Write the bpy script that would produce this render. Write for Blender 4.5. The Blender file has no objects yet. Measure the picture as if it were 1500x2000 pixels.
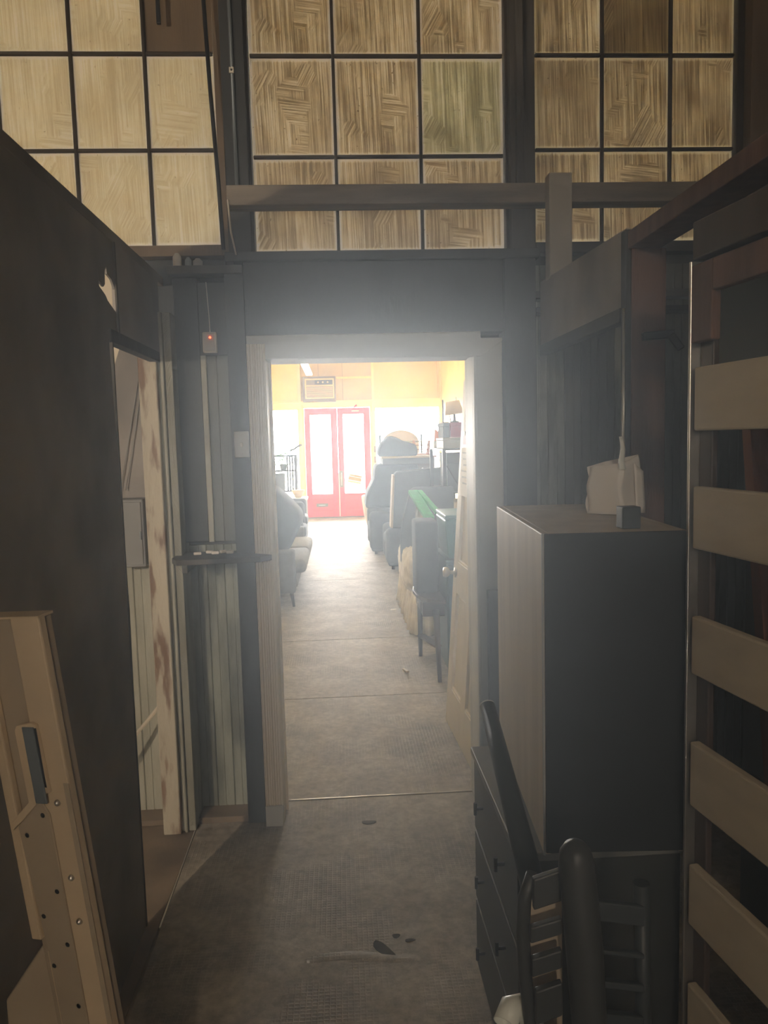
import bpy, bmesh, math, random
from mathutils import Vector, Matrix, Euler
random.seed(7)
S = bpy.context.scene
COL = S.collection
PI = math.pi

# ------------------------------------------------------------------ camera
cam_d = bpy.data.cameras.new('camera'); cam = bpy.data.objects.new('camera', cam_d); COL.objects.link(cam)
cam_d.sensor_fit = 'VERTICAL'; cam_d.sensor_height = 32.0; cam_d.lens = 24.0      # 1500 px focal length on 2000 px
cam_d.clip_start = 0.02; cam_d.clip_end = 200
YAW, PITCH, ROLL = math.radians(3.2), math.radians(5.46), math.radians(-1.52)
cy, sy, cp, sp = math.cos(YAW), math.sin(YAW), math.cos(PITCH), math.sin(PITCH)
fw = Vector((sy*cp, cy*cp, -sp)); rt = Vector((cy, -sy, 0)); up = rt.cross(fw)
c_, s_ = math.cos(ROLL), math.sin(ROLL)
r2 = c_*rt + s_*up; u2 = -s_*rt + c_*up
m = Matrix((r2, u2, -fw)).transposed().to_4x4(); m.translation = Vector((0, 0, 1.5))
cam.matrix_world = m
S.camera = cam

# ------------------------------------------------------------------ world, exposure
S.view_settings.view_transform = 'Standard'; S.view_settings.look = 'None'
S.view_settings.exposure = 1.0; S.view_settings.gamma = 1.0
try: S.view_settings.use_curve_mapping = False
except Exception: pass
W = bpy.data.worlds.new('overcast_sky'); S.world = W; W.use_nodes = True
bg = W.node_tree.nodes['Background']
bg.inputs[0].default_value = (1.0, 0.985, 0.95, 1); bg.inputs[1].default_value = 40.0
S.cycles.max_bounces = 10; S.cycles.diffuse_bounces = 6; S.cycles.glossy_bounces = 3
S.cycles.transmission_bounces = 6; S.cycles.transparent_max_bounces = 10; S.cycles.volume_bounces = 0
S.cycles.sample_clamp_indirect = 6.0
S.cycles.use_denoising = True

def area_portal(x, y, z, w, h):
    l = bpy.data.lights.new('sky_portal', 'AREA'); l.shape = 'RECTANGLE'; l.size = w; l.size_y = h
    l.cycles.is_portal = True
    o = bpy.data.objects.new('sky_portal', l); COL.objects.link(o)
    o.location = (x, y, z); o.rotation_euler = (-PI/2, 0, 0)
area_portal(-0.05, 15.02, 1.15, 4.1, 2.0)

def point(name, loc, col, power, rad):
    l = bpy.data.lights.new(name, 'POINT'); l.color = col; l.energy = power; l.shadow_soft_size = rad
    o = bpy.data.objects.new(name, l); COL.objects.link(o); o.location = loc; return o
# unseen warm point lights added for the light from behind and left of camera
point('side_bay_warm_light', (-1.62, -0.25, 1.72), (1.0, 0.87, 0.68), 120, 0.03)
point('corridor_warm_light', (-0.15, -2.75, 2.25), (1.0, 0.88, 0.70), 75, 0.08)

# ------------------------------------------------------------------ materials
def nt(mat): mat.use_nodes = True; return mat.node_tree, mat.node_tree.nodes, mat.node_tree.links
def M(name, col, rough=0.65, var=0.12, scale=6.0, st=(1, 1, 1), bump=0.0, bscale=60.0, metal=0.0, spec=0.3, col2=None, lo=0.35, hi=0.65):
    mt = bpy.data.materials.new(name); t, N, L = nt(mt)
    p = N['Principled BSDF']; p.inputs['Roughness'].default_value = rough; p.inputs['Metallic'].default_value = metal
    p.inputs['Specular IOR Level'].default_value = spec
    tc = N.new('ShaderNodeTexCoord'); mp = N.new('ShaderNodeMapping'); L.new(tc.outputs['Object'], mp.inputs[0])
    oi = N.new('ShaderNodeObjectInfo'); ml = N.new('ShaderNodeMath'); ml.operation = 'MULTIPLY'; ml.inputs[1].default_value = 37.0
    L.new(oi.outputs['Random'], ml.inputs[0]); cb = N.new('ShaderNodeCombineXYZ')
    for i in range(3): L.new(ml.outputs[0], cb.inputs[i])
    L.new(cb.outputs[0], mp.inputs['Location']); mp.inputs['Scale'].default_value = st
    nz = N.new('ShaderNodeTexNoise'); nz.inputs['Scale'].default_value = scale; nz.inputs['Detail'].default_value = 6
    L.new(mp.outputs[0], nz.inputs['Vector'])
    rp = N.new('ShaderNodeValToRGB'); e = rp.color_ramp.elements
    a = col2 if col2 else tuple(min(1, c*(1-var)) for c in col); b = col if col2 else tuple(min(1, c*(1+var)) for c in col)
    e[0].position = lo; e[1].position = hi; e[0].color = (*a, 1); e[1].color = (*b, 1)
    L.new(nz.outputs[0], rp.inputs[0]); L.new(rp.outputs[0], p.inputs['Base Color'])
    if bump:
        n2 = N.new('ShaderNodeTexNoise'); n2.inputs['Scale'].default_value = bscale; n2.inputs['Detail'].default_value = 4
        L.new(mp.outputs[0], n2.inputs['Vector'])
        bp = N.new('ShaderNodeBump'); bp.inputs['Strength'].default_value = bump; bp.inputs['Distance'].default_value = 0.004
        L.new(n2.outputs[0], bp.inputs['Height']); L.new(bp.outputs[0], p.inputs['Normal'])
    return mt
def emis(name, col, s):
    mt = bpy.data.materials.new(name); t, N, L = nt(mt)
    N.remove(N['Principled BSDF']); e = N.new('ShaderNodeEmission'); e.inputs[0].default_value = (*col, 1); e.inputs[1].default_value = s
    L.new(e.outputs[0], N['Material Output'].inputs[0]); return mt
def clear_glass(name):
    mt = bpy.data.materials.new(name); t, N, L = nt(mt); N.remove(N['Principled BSDF'])
    a = N.new('ShaderNodeBsdfTransparent'); b = N.new('ShaderNodeBsdfGlossy'); b.inputs['Roughness'].default_value = 0.02
    fr = N.new('ShaderNodeFresnel'); fr.inputs[0].default_value = 1.45; mx = N.new('ShaderNodeMixShader')
    L.new(fr.outputs[0], mx.inputs[0]); L.new(a.outputs[0], mx.inputs[1]); L.new(b.outputs[0], mx.inputs[2])
    L.new(mx.outputs[0], N['Material Output'].inputs[0]); return mt

def painted_pane(name, base, dark, streak=0.5, edge=0.5):
    """glass brushed over with thin paint: translucent, stroke directions in patches"""
    mt = bpy.data.materials.new(name); t, N, L = nt(mt); N.remove(N['Principled BSDF'])
    tc = N.new('ShaderNodeTexCoord'); oi = N.new('ShaderNodeObjectInfo')
    rnd = N.new('ShaderNodeMath'); rnd.operation = 'MULTIPLY'; rnd.inputs[1].default_value = 91.7; L.new(oi.outputs['Random'], rnd.inputs[0])
    cb = N.new('ShaderNodeCombineXYZ')
    for i in range(3): L.new(rnd.outputs[0], cb.inputs[i])
    wob = N.new('ShaderNodeTexNoise'); wob.inputs['Scale'].default_value = 5.0
    add0 = N.new('ShaderNodeVectorMath'); add0.operation = 'ADD'; L.new(tc.outputs['Object'], add0.inputs[0]); L.new(cb.outputs[0], add0.inputs[1])
    L.new(add0.outputs[0], wob.inputs['Vector'])
    wm = N.new('ShaderNodeMixRGB'); wm.blend_type = 'LINEAR_LIGHT'; wm.inputs[0].default_value = 0.0022
    L.new(add0.outputs[0], wm.inputs[1]); L.new(wob.outputs['Color'], wm.inputs[2])
    def strokes(ang, fine, seed):
        mp = N.new('ShaderNodeMapping'); mp.vector_type = 'POINT'
        mp.inputs['Rotation'].default_value = (0, ang, 0); mp.inputs['Location'].default_value = (seed, seed, seed)
        L.new(wm.outputs[0], mp.inputs[0])
        m2 = N.new('ShaderNodeMapping'); m2.inputs['Scale'].default_value = (fine, 1, 3.0); L.new(mp.outputs[0], m2.inputs[0])
        nz = N.new('ShaderNodeTexNoise'); nz.inputs['Scale'].default_value = 1.0; nz.inputs['Detail'].default_value = 5; nz.inputs['Roughness'].default_value = 0.7
        L.new(m2.outputs[0], nz.inputs['Vector']); return nz.outputs[0]
    a = strokes(0.03, 170, 0); b = strokes(1.45, 150, 3.1); c = strokes(-0.5, 160, 7.7)
    def mask(scale, seed, lo, hi):
        mp = N.new('ShaderNodeMapping'); mp.inputs['Location'].default_value = (seed, 0, seed); L.new(add0.outputs[0], mp.inputs[0])
        v = N.new('ShaderNodeTexNoise'); v.inputs['Scale'].default_value = scale; v.inputs['Detail'].default_value = 2; L.new(mp.outputs[0], v.inputs['Vector'])
        r = N.new('ShaderNodeMapRange'); r.inputs['From Min'].default_value = lo; r.inputs['From Max'].default_value = hi; L.new(v.outputs[0], r.inputs[0]); return r.outputs[0]
    def mix(f, x, y):
        q = N.new('ShaderNodeMix'); q.data_type = 'FLOAT'
        if isinstance(f, float): q.inputs[0].default_value = f
        else: L.new(f, q.inputs[0])
        L.new(x, q.inputs[2]); L.new(y, q.inputs[3]); return q.outputs[0]
    s1 = mix(mask(5.5, 1.7, 0.60, 0.63), a, b); s2 = mix(mask(7.0, 9.3, 0.60, 0.64), s1, c)
    big = N.new('ShaderNodeTexNoise'); big.inputs['Scale'].default_value = 7.0; big.inputs['Detail'].default_value = 3; L.new(add0.outputs[0], big.inputs['Vector'])
    s3 = mix(0.22, s2, big.outputs[0])
    # thick ridge of paint along the pane edges
    sp_ = N.new('ShaderNodeSeparateXYZ'); L.new(tc.outputs['Generated'], sp_.inputs[0])
    def edge_of(o):
        q = N.new('ShaderNodeMath'); q.operation = 'SUBTRACT'; L.new(o, q.inputs[0]); q.inputs[1].default_value = 0.5
        k = N.new('ShaderNodeMath'); k.operation = 'ABSOLUTE'; L.new(q.outputs[0], k.inputs[0]); return k.outputs[0]
    mxx = N.new('ShaderNodeMath'); mxx.operation = 'MAXIMUM'; L.new(edge_of(sp_.outputs[0]), mxx.inputs[0]); L.new(edge_of(sp_.outputs[2]), mxx.inputs[1])
    er = N.new('ShaderNodeMapRange'); er.inputs['From Min'].default_value = 0.455; er.inputs['From Max'].default_value = 0.495; er.inputs['To Max'].default_value = edge*0.5
    L.new(mxx.outputs[0], er.inputs[0])
    ad = N.new('ShaderNodeMath'); ad.operation = 'ADD'; L.new(s3, ad.inputs[0]); L.new(er.outputs[0], ad.inputs[1])
    rp = N.new('ShaderNodeValToRGB'); e = rp.color_ramp.elements
    e[0].position = 0.5 - 0.105*streak; e[1].position = 0.5 + 0.085*streak
    e[0].color = (*dark, 1); e[1].color = (*base, 1); L.new(ad.outputs[0], rp.inputs[0])
    # specks of dirt
    sk = N.new('ShaderNodeTexNoise'); sk.inputs['Scale'].default_value = 95; L.new(add0.outputs[0], sk.inputs['Vector'])
    kr = N.new('ShaderNodeMapRange'); kr.inputs['From Min'].default_value = 0.70; kr.inputs['From Max'].default_value = 0.78; L.new(sk.outputs[0], kr.inputs[0])
    mk = N.new('ShaderNodeMixRGB'); mk.inputs[2].default_value = (dark[0]*0.6, dark[1]*0.55, dark[2]*0.5, 1)
    hr = N.new('ShaderNodeMapRange'); hr.inputs['From Min'].default_value = 0.545; hr.inputs['From Max'].default_value = 0.66; L.new(ad.outputs[0], hr.inputs[0])
    hm_ = N.new('ShaderNodeMixRGB'); hm_.inputs[2].default_value = (min(1, base[0]*1.3), min(1, base[1]*1.35), min(1, base[2]*1.4), 1); L.new(hr.outputs[0], hm_.inputs[0]); L.new(rp.outputs[0], hm_.inputs[1])
    L.new(kr.outputs[0], mk.inputs[0]); L.new(hm_.outputs[0], mk.inputs[1])
    tr = N.new('ShaderNodeBsdfTranslucent'); di = N.new('ShaderNodeBsdfDiffuse'); mx = N.new('ShaderNodeMixShader'); mx.inputs[0].default_value = 0.25
    L.new(mk.outputs[0], tr.inputs[0]); L.new(mk.outputs[0], di.inputs[0]); L.new(tr.outputs[0], mx.inputs[1]); L.new(di.outputs[0], mx.inputs[2])
    L.new(mx.outputs[0], N['Material Output'].inputs[0]); return mt

def floor_mat():
    mt = M('worn_floor', (0.39, 0.35, 0.29), 0.62, 0, 5.0, bump=0.35, bscale=45, col2=(0.26, 0.225, 0.18), spec=0.25)
    t, N, L = nt(mt); p = N['Principled BSDF']
    tq = N.new('ShaderNodeTexCoord'); f1 = N.new('ShaderNodeTexNoise'); f1.inputs['Scale'].default_value = 26; f1.inputs['Detail'].default_value = 8; f1.inputs['Roughness'].default_value = 0.75
    L.new(tq.outputs['Object'], f1.inputs['Vector']); fr = N.new('ShaderNodeMapRange'); fr.inputs['From Min'].default_value = 0.36; fr.inputs['From Max'].default_value = 0.64
    fr.inputs['To Min'].default_value = 0.62; fr.inputs['To Max'].default_value = 1.32; L.new(f1.outputs[0], fr.inputs[0])
    old = p.inputs['Base Color'].links[0].from_socket; vm = N.new('ShaderNodeVectorMath'); vm.operation = 'SCALE'; L.new(old, vm.inputs[0]); L.new(fr.outputs[0], vm.inputs['Scale'])
    L.new(vm.outputs[0], p.inputs['Base Color'])
    tc = N.new('ShaderNodeTexCoord'); br = N.new('ShaderNodeTexBrick')
    br.offset = 0.0; br.inputs['Scale'].default_value = 1.0; br.inputs['Brick Width'].default_value = 0.016; br.inputs['Row Height'].default_value = 0.013
    br.inputs['Mortar Size'].default_value = 0.003; br.inputs['Mortar Smooth'].default_value = 0.6
    br.inputs['Color1'].default_value = (0, 0, 0, 1); br.inputs['Color2'].default_value = (0, 0, 0, 1); br.inputs['Mortar'].default_value = (1, 1, 1, 1)
    L.new(tc.outputs['Object'], br.inputs['Vector'])
    nz = N.new('ShaderNodeTexNoise'); nz.inputs['Scale'].default_value = 3.3; nz.inputs['Detail'].default_value = 4; L.new(tc.outputs['Object'], nz.inputs['Vector'])
    mr = N.new('ShaderNodeMapRange'); mr.inputs['From Min'].default_value = 0.46; mr.inputs['From Max'].default_value = 0.62; L.new(nz.outputs[0], mr.inputs[0])
    mu = N.new('ShaderNodeMath'); mu.operation = 'MULTIPLY'; L.new(br.outputs['Color'], mu.inputs[0]); L.new(mr.outputs[0], mu.inputs[1])
    bp = N.new('ShaderNodeBump'); bp.inputs['Strength'].default_value = 0.55; bp.inputs['Distance'].default_value = 0.003
    L.new(mu.outputs[0], bp.inputs['Height']); old = p.inputs['Normal'].links[0].from_node
    L.new(old.outputs[0], bp.inputs['Normal']); L.new(bp.outputs[0], p.inputs['Normal'])
    inv = N.new('ShaderNodeMath'); inv.operation = 'SUBTRACT'; inv.inputs[0].default_value = 1.0; L.new(br.outputs['Color'], inv.inputs[1])
    pit = N.new('ShaderNodeMath'); pit.operation = 'MULTIPLY'; L.new(inv.outputs[0], pit.inputs[0]); L.new(mr.outputs[0], pit.inputs[1])
    sc_ = N.new('ShaderNodeMath'); sc_.operation = 'MULTIPLY_ADD'; L.new(pit.outputs[0], sc_.inputs[0]); sc_.inputs[1].default_value = -0.30; sc_.inputs[2].default_value = 1.0
    v2_ = N.new('ShaderNodeVectorMath'); v2_.operation = 'SCALE'; L.new(p.inputs['Base Color'].links[0].from_socket, v2_.inputs[0]); L.new(sc_.outputs[0], v2_.inputs['Scale']); L.new(v2_.outputs[0], p.inputs['Base Color'])
    return mt

FLOOR = floor_mat()
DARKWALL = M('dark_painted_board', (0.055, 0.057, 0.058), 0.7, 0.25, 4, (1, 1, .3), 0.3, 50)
PARTN = M('grey_brown_partition', (0.30, 0.275, 0.25), 0.8, 0.3, 3, bump=0.2)  # even grey-brown hardboard tone
POSTW = M('grey_timber', (0.085, 0.078, 0.068), 0.75, 0.25, 5, (3, 3, .5), 0.3)
PALEBLK = M('pale_block_timber', (0.42, 0.39, 0.33), 0.7, 0.1)
BROWNW = M('brown_window_timber', (0.17, 0.125, 0.08), 0.7, 0.2, 5, (3, 3, .4), 0.3)
REDW = M('reddish_stud_timber', (0.15, 0.085, 0.062), 0.75, 0.3, 5, (4, 4, .5), 0.3)
REDS = M('red_brown_stud', (0.30, 0.115, 0.06), 0.75, 0.3, 5, (4, 4, .5), 0.3)
MUNT = M('dark_muntin', (0.045, 0.035, 0.025), 0.7)
BEAMW = M('weathered_beam', (0.30, 0.26, 0.21), 0.8, 0, 7, (.4, 3, 3), 0.4, col2=(0.14, 0.125, 0.11))
CASING = M('off_white_casing', (0.76, 0.68, 0.55), 0.5, 0.06, 5, bump=0.1)
GREYCAS = M('grey_casing', (0.50, 0.50, 0.47), 0.5, 0.06, 5)
PEEL = M('peeling_cream_paint', (0.58, 0.53, 0.42), 0.7, 0, 11, (2.4, 2.4, .55), 0.5, 30, col2=(0.26, 0.17, 0.11), lo=0.40, hi=0.50)
MOULD = M('green_grey_moulding', (0.44, 0.44, 0.37), 0.7, 0, 9, (2, 2, .5), 0.3, col2=(0.30, 0.29, 0.23))
BEAD = M('green_grey_beadboard', (0.50, 0.50, 0.42), 0.65, 0, 6, (2, 2, .6), 0.3, col2=(0.36, 0.36, 0.29))
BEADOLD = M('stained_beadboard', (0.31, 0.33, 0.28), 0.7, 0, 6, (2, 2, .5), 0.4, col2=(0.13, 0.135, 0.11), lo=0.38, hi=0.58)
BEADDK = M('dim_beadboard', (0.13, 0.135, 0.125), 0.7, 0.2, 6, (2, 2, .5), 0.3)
CREAM = M('cream_board', (0.85, 0.76, 0.60), 0.6, 0.05, 4)
LEDGE = M('brown_ledge', (0.22, 0.17, 0.12), 0.75, 0.25, 7, bump=0.3)
TANVEN = M('tan_veneer', (0.50, 0.41, 0.30), 0.5, 0.10, 5, (3, 3, .25), 0.1)
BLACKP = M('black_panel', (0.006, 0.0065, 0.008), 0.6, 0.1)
CHEST = M('dark_grey_chest', (0.030, 0.030, 0.029), 0.4, 0.15, 6, (1, .3, 3))
CHESTTOP = M('grey_chest_top', (0.14, 0.14, 0.13), 0.4, 0.1)
SLAT = M('tan_slat_wood', (0.54, 0.47, 0.35), 0.55, 0.06, 9, (1, 1, 3), 0.08, 90)
WHITEW = M('cream_painted_wood', (0.56, 0.44, 0.29), 0.5, 0.06, 6, bump=0.08)
WHITEWD = M('cream_painted_panel', (0.36, 0.29, 0.20), 0.5, 0.06, 6, bump=0.08)
STEEL = M('bare_steel', (0.62, 0.60, 0.56), 0.3, 0.15, 10, metal=0.9)
BLUEST = M('blue_grey_steel', (0.20, 0.23, 0.25), 0.4, 0.1, metal=0.4)
BLACKM = M('black_metal', (0.02, 0.02, 0.022), 0.4, 0.1, metal=0.3)
BLACKPL = M('black_plastic', (0.03, 0.034, 0.037), 0.45, 0.1)
CHAIRM = M('charcoal_plastic', (0.04, 0.04, 0.039), 0.42, 0.1)
PAPER = M('white_paper', (0.80, 0.76, 0.70), 0.6, 0.04)
PAPERY = M('cream_paper', (0.72, 0.62, 0.48), 0.6, 0.04)
OFFW = M('off_white_plastic', (0.66, 0.62, 0.54), 0.4, 0.04)
WHITEPL = M('white_plastic', (0.70, 0.72, 0.66), 0.3, 0.04)
YEL = M('yellow_wall', (0.95, 0.76, 0.28), 0.65, 0.05, 3)
YELTR = M('pale_yellow_trim', (0.95, 0.78, 0.36), 0.55, 0.05)
TANP = M('tan_transom_board', (0.88, 0.64, 0.27), 0.6, 0.04, 3)
TANP2 = M('dull_tan_board', (0.70, 0.52, 0.27), 0.6, 0.05, 3)
RED = M('red_paint', (0.72, 0.02, 0.04), 0.45, 0.05)
REDD = M('deep_red_paint', (0.62, 0.03, 0.03), 0.5, 0.05)
CEIL = M('white_ceiling', (0.72, 0.70, 0.64), 0.8, 0.05)
DKCEIL = M('dark_ceiling', (0.12, 0.10, 0.08), 0.8, 0.1)
GLASS = clear_glass('clear_glass')
SOFA = M('grey_sofa_fabric', (0.15, 0.15, 0.15), 0.9, 0.1, 20, bump=0.2, bscale=200)
SOFAC = M('grey_seat_fabric', (0.27, 0.26, 0.24), 0.9, 0.1, 20, bump=0.2, bscale=200)
NAVY = M('navy_fabric', (0.035, 0.045, 0.075), 0.9, 0.15, 8)
CHARC = M('charcoal_fabric', (0.05, 0.055, 0.06), 0.9, 0.12, 8)
SLATEF = M('slate_fabric', (0.09, 0.10, 0.12), 0.9, 0.12, 8)
BEIGE = M('beige_slipcover', (0.84, 0.76, 0.60), 0.85, 0, 14, bump=0.3, col2=(0.64, 0.56, 0.42))
TANF = M('tan_cloth', (0.50, 0.40, 0.28), 0.8, 0.08)
DKWOOD = M('dark_wood', (0.06, 0.04, 0.032), 0.4, 0.2, 6, (4, 4, .6))
MIDWOOD = M('red_brown_wood', (0.33, 0.12, 0.05), 0.45, 0.2, 6)
TEAL = M('teal_plastic', (0.04, 0.15, 0.17), 0.4, 0.06)
TEALD = M('dark_teal_paint', (0.018, 0.06, 0.08), 0.4, 0.1)
GREEN = M('green_wrap', (0.03, 0.36, 0.10), 0.35, 0.15, 30)
LEAF = M('leaf_green', (0.12, 0.36, 0.05), 0.5, 0.3, 20)
ORANGE = M('orange_plastic', (0.85, 0.25, 0.04), 0.5, 0.1)
MAROON = M('maroon_box', (0.30, 0.03, 0.07), 0.5, 0.1)
GREYB = M('grey_box_board', (0.30, 0.30, 0.29), 0.6, 0.06)
LAMPS = M('tan_lamp_shade', (0.92, 0.72, 0.45), 0.8, 0.03)
ACBR = M('brown_unit_case', (0.20, 0.15, 0.11), 0.5, 0.06)
ACCR = M('cream_unit_face', (0.75, 0.55, 0.28), 0.5, 0.04)
PAVE = M('concrete_pavement', (0.45, 0.44, 0.42), 0.9, 0.1, 3)
TUBE = emis('fluorescent_tube', (1.0, 0.98, 0.93), 14)
LED = emis('red_indicator', (1.0, 0.06, 0.02), 6)
PAINT_L = painted_pane('brushed_paint_light', (0.98, 0.97, 0.86), (0.76, 0.71, 0.58), 0.9)
PAINT_C = painted_pane('brushed_paint_brown', (0.92, 0.865, 0.72), (0.44, 0.37, 0.26), 0.8)
PAINT_G = painted_pane('brushed_paint_olive', (0.88, 0.88, 0.72), (0.46, 0.44, 0.32), 0.8)
PAINT_R = painted_pane('brushed_paint_dim', (0.84, 0.785, 0.65), (0.38, 0.32, 0.23), 0.8)
PAINT_D = painted_pane('brushed_paint_thick', (0.50, 0.44, 0.32), (0.20, 0.16, 0.105), 0.9)

# ------------------------------------------------------------------ helpers
def wm(o):
    mtx = o.matrix_parent_inverse @ o.matrix_basis if o.parent else o.matrix_basis.copy()
    return wm(o.parent) @ mtx if o.parent else mtx
def put(o, parent):
    if parent is not None:
        o.parent = parent; o.matrix_parent_inverse = wm(parent).inverted()
class MB:
    def __init__(s): s.bm = bmesh.new()
    def box(s, x0, x1, y0, y1, z0, z1, bev=0.0, seg=2, mtx=None):
        r = bmesh.ops.create_cube(s.bm, size=1.0); v = r['verts']
        T = Matrix.Translation(((x0+x1)/2, (y0+y1)/2, (z0+z1)/2)) @ Matrix.Diagonal((abs(x1-x0), abs(y1-y0), abs(z1-z0), 1))
        bmesh.ops.transform(s.bm, matrix=T, verts=v)
        if bev:
            es = list({e for q in v for e in q.link_edges})
            rr = bmesh.ops.bevel(s.bm, geom=es, offset=bev, segments=seg, profile=0.5, affect='EDGES')
            v = list({q for f in rr['faces'] for q in f.verts} | {q for q in v if q.is_valid})
        if mtx is not None: bmesh.ops.transform(s.bm, matrix=mtx, verts=[q for q in v if q.is_valid])
        return s
    def bar(s, a, b, w, h, bev=0.0, upv=(0, 0, 1)):
        a, b = Vector(a), Vector(b); d = b-a; L = d.length; z = d.normalized()
        u = Vector(upv)
        if abs(u.dot(z)) > 0.98: u = Vector((0, 1, 0))
        x = u.cross(z).normalized(); y = z.cross(x)
        R = Matrix((x, y, z)).transposed().to_4x4(); R.translation = (a+b)/2
        return s.box(-w/2, w/2, -h/2, h/2, -L/2, L/2, bev, 2, R)
    def tube(s, pts, r, n=10, cap=True):
        pts = [Vector(p) for p in pts]; rings = []
        rs = r if isinstance(r, (list, tuple)) else [r]*len(pts)
        prev = None
        for i, p in enumerate(pts):
            d = (pts[min(i+1, len(pts)-1)] - pts[max(i-1, 0)]).normalized()
            if prev is None:
                x = d.orthogonal().normalized()
            else:
                x = (prev - d*prev.dot(d)).normalized()
            prev = x; y = d.cross(x)
            rings.append([s.bm.verts.new(p + rs[i]*(math.cos(2*PI*k/n)*x + math.sin(2*PI*k/n)*y)) for k in range(n)])
        for a, b in zip(rings, rings[1:]):
            for k in range(n): s.bm.faces.new((a[k], a[(k+1) % n], b[(k+1) % n], b[k])).smooth = True
        if cap:
            s.bm.faces.new(rings[0][::-1]); s.bm.faces.new(rings[-1])
        return s
    def lathe(s, prof, c=(0, 0, 0), n=24, mtx=None):
        rings = []
        T = Matrix.Translation(c) @ (mtx if mtx is not None else Matrix.Identity(4))
        for r, z in prof:
            rings.append([s.bm.verts.new(T @ Vector((max(r, 1e-4)*math.cos(2*PI*k/n), max(r, 1e-4)*math.sin(2*PI*k/n), z))) for k in range(n)])
        for a, b in zip(rings, rings[1:]):
            for k in range(n): s.bm.faces.new((a[k], a[(k+1) % n], b[(k+1) % n], b[k])).smooth = True
        s.bm.faces.new(rings[0][::-1]); s.bm.faces.new(rings[-1]); return s
    def prism(s, poly, axis, a, b, bev=0.0, seg=2):
        """poly in the two axes other than axis, extruded from a to b"""
        def P(u, v, w): return {'x': (w, u, v), 'y': (u, w, v), 'z': (u, v, w)}[axis]
        f0 = [s.bm.verts.new(P(u, v, a)) for u, v in poly]; f1 = [s.bm.verts.new(P(u, v, b)) for u, v in poly]
        n = len(poly); fs = [s.bm.faces.new(f0[::-1]), s.bm.faces.new(f1)]
        for i in range(n): fs.append(s.bm.faces.new((f0[i], f0[(i+1) % n], f1[(i+1) % n], f1[i])))
        bmesh.ops.recalc_face_normals(s.bm, faces=fs)
        if bev:
            es = list({e for f in fs for e in f.edges})
            bmesh.ops.bevel(s.bm, geom=es, offset=bev, segments=seg, profile=0.5, affect='EDGES')
        return s
    def grid(s, fn, nu, nv):
        V = [[s.bm.verts.new(fn(i/nu, j/nv)) for j in range(nv+1)] for i in range(nu+1)]
        for i in range(nu):
            for j in range(nv): s.bm.faces.new((V[i][j], V[i+1][j], V[i+1][j+1], V[i][j+1])).smooth = True
        return s
    def mtx(s, m): bmesh.ops.transform(s.bm, matrix=m, verts=s.bm.verts[:]); return s
    def build(s, name, mat, parent=None, solid=0.0, smooth=False, subd=0):
        me = bpy.data.meshes.new(name)
        vs = [v.co for v in s.bm.verts]
        lo = Vector([min(v[i] for v in vs) for i in range(3)]); hi = Vector([max(v[i] for v in vs) for i in range(3)])
        c = (lo+hi)/2; bmesh.ops.translate(s.bm, vec=-c, verts=s.bm.verts[:])
        if smooth:
            for f in s.bm.faces: f.smooth = True
        s.bm.to_mesh(me); s.bm.free()
        me.materials.append(mat)
        o = bpy.data.objects.new(name, me); COL.objects.link(o); o.location = c
        put(o, parent)
        if solid:
            md = o.modifiers.new('thick', 'SOLIDIFY'); md.thickness = solid; md.offset = 0
        if subd:
            md = o.modifiers.new('soft', 'SUBSURF'); md.levels = subd; md.render_levels = subd
        return o
def box(name, x0, x1, y0, y1, z0, z1, mat, parent=None, bev=0.002):
    return MB().box(x0, x1, y0, y1, z0, z1, bev).build(name, mat, parent)
def tag(o, label, cat, group=None):
    o['label'] = label; o['category'] = cat
    if group: o['group'] = group
    return o
def root(name, loc, label=None, cat=None, group=None, rot=(0, 0, 0)):
    o = bpy.data.objects.new(name, None); COL.objects.link(o); o.empty_display_size = 0.1
    o.location = loc; o.rotation_euler = rot
    if label: tag(o, label, cat, group)
    return o
def struct(o, label=None, cat=None):
    o['kind'] = 'structure'
    if label: o['label'] = label
    if cat: o['category'] = cat
    return o
def copy_tree(o, parent=None):
    c = o.copy(); COL.objects.link(c)
    if parent is not None: c.parent = parent
    for ch in list(o.children): copy_tree(ch, c)
    return c
def panel_y(mb, x0, x1, z0, z1, y, t): mb.box(x0, x1, y, y+t, z0, z1, 0.0)

# ================================================================== SETTING
YB, YF = 3.065, 3.115          # dividing wall, back-room face and front-room face
# floor: a slab with sheets laid on it
fl = struct(root('floor', (0, 6, 0)), 'worn grey-brown floor of butted sheets running from back room to shop doors', 'floor')
box('slab', -3.2, 2.6, -3.0, 15.1, -0.12, -0.012, LEDGE, fl)
G = 0.0035
seams = [-2.9, 0.45, 1.83, 3.108, 4.385, 5.69, 8.18, 10.5, 12.8, 15.0]
for a, b in zip(seams, seams[1:]):
    if b <= 3.2:
        box('floor_sheet', -0.603, 1.9, a+(G if a != 1.83 else 0), b-(G if b != 1.83 else 0), -0.011, 0.0, FLOOR, fl, 0.002)
    else:
        box('floor_sheet', -2.1, 2.0, a+G, b-G, -0.011, 0.0, FLOOR, fl, 0.002)
box('side_sheet', -3.1, -0.612, -2.9, 3.06, -0.011, -0.003, LEDGE, fl, 0.002)
MB().bar((-0.606, 2.30, -0.002), (-0.608, 2.90, -0.002), 0.006, 0.006, 0.001).build('edge_strip', STEEL, fl)
box('seam_strip', -0.25, 0.53, 3.113, 3.118, -0.004, 0.0015, STEEL, fl, 0.0005)
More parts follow.
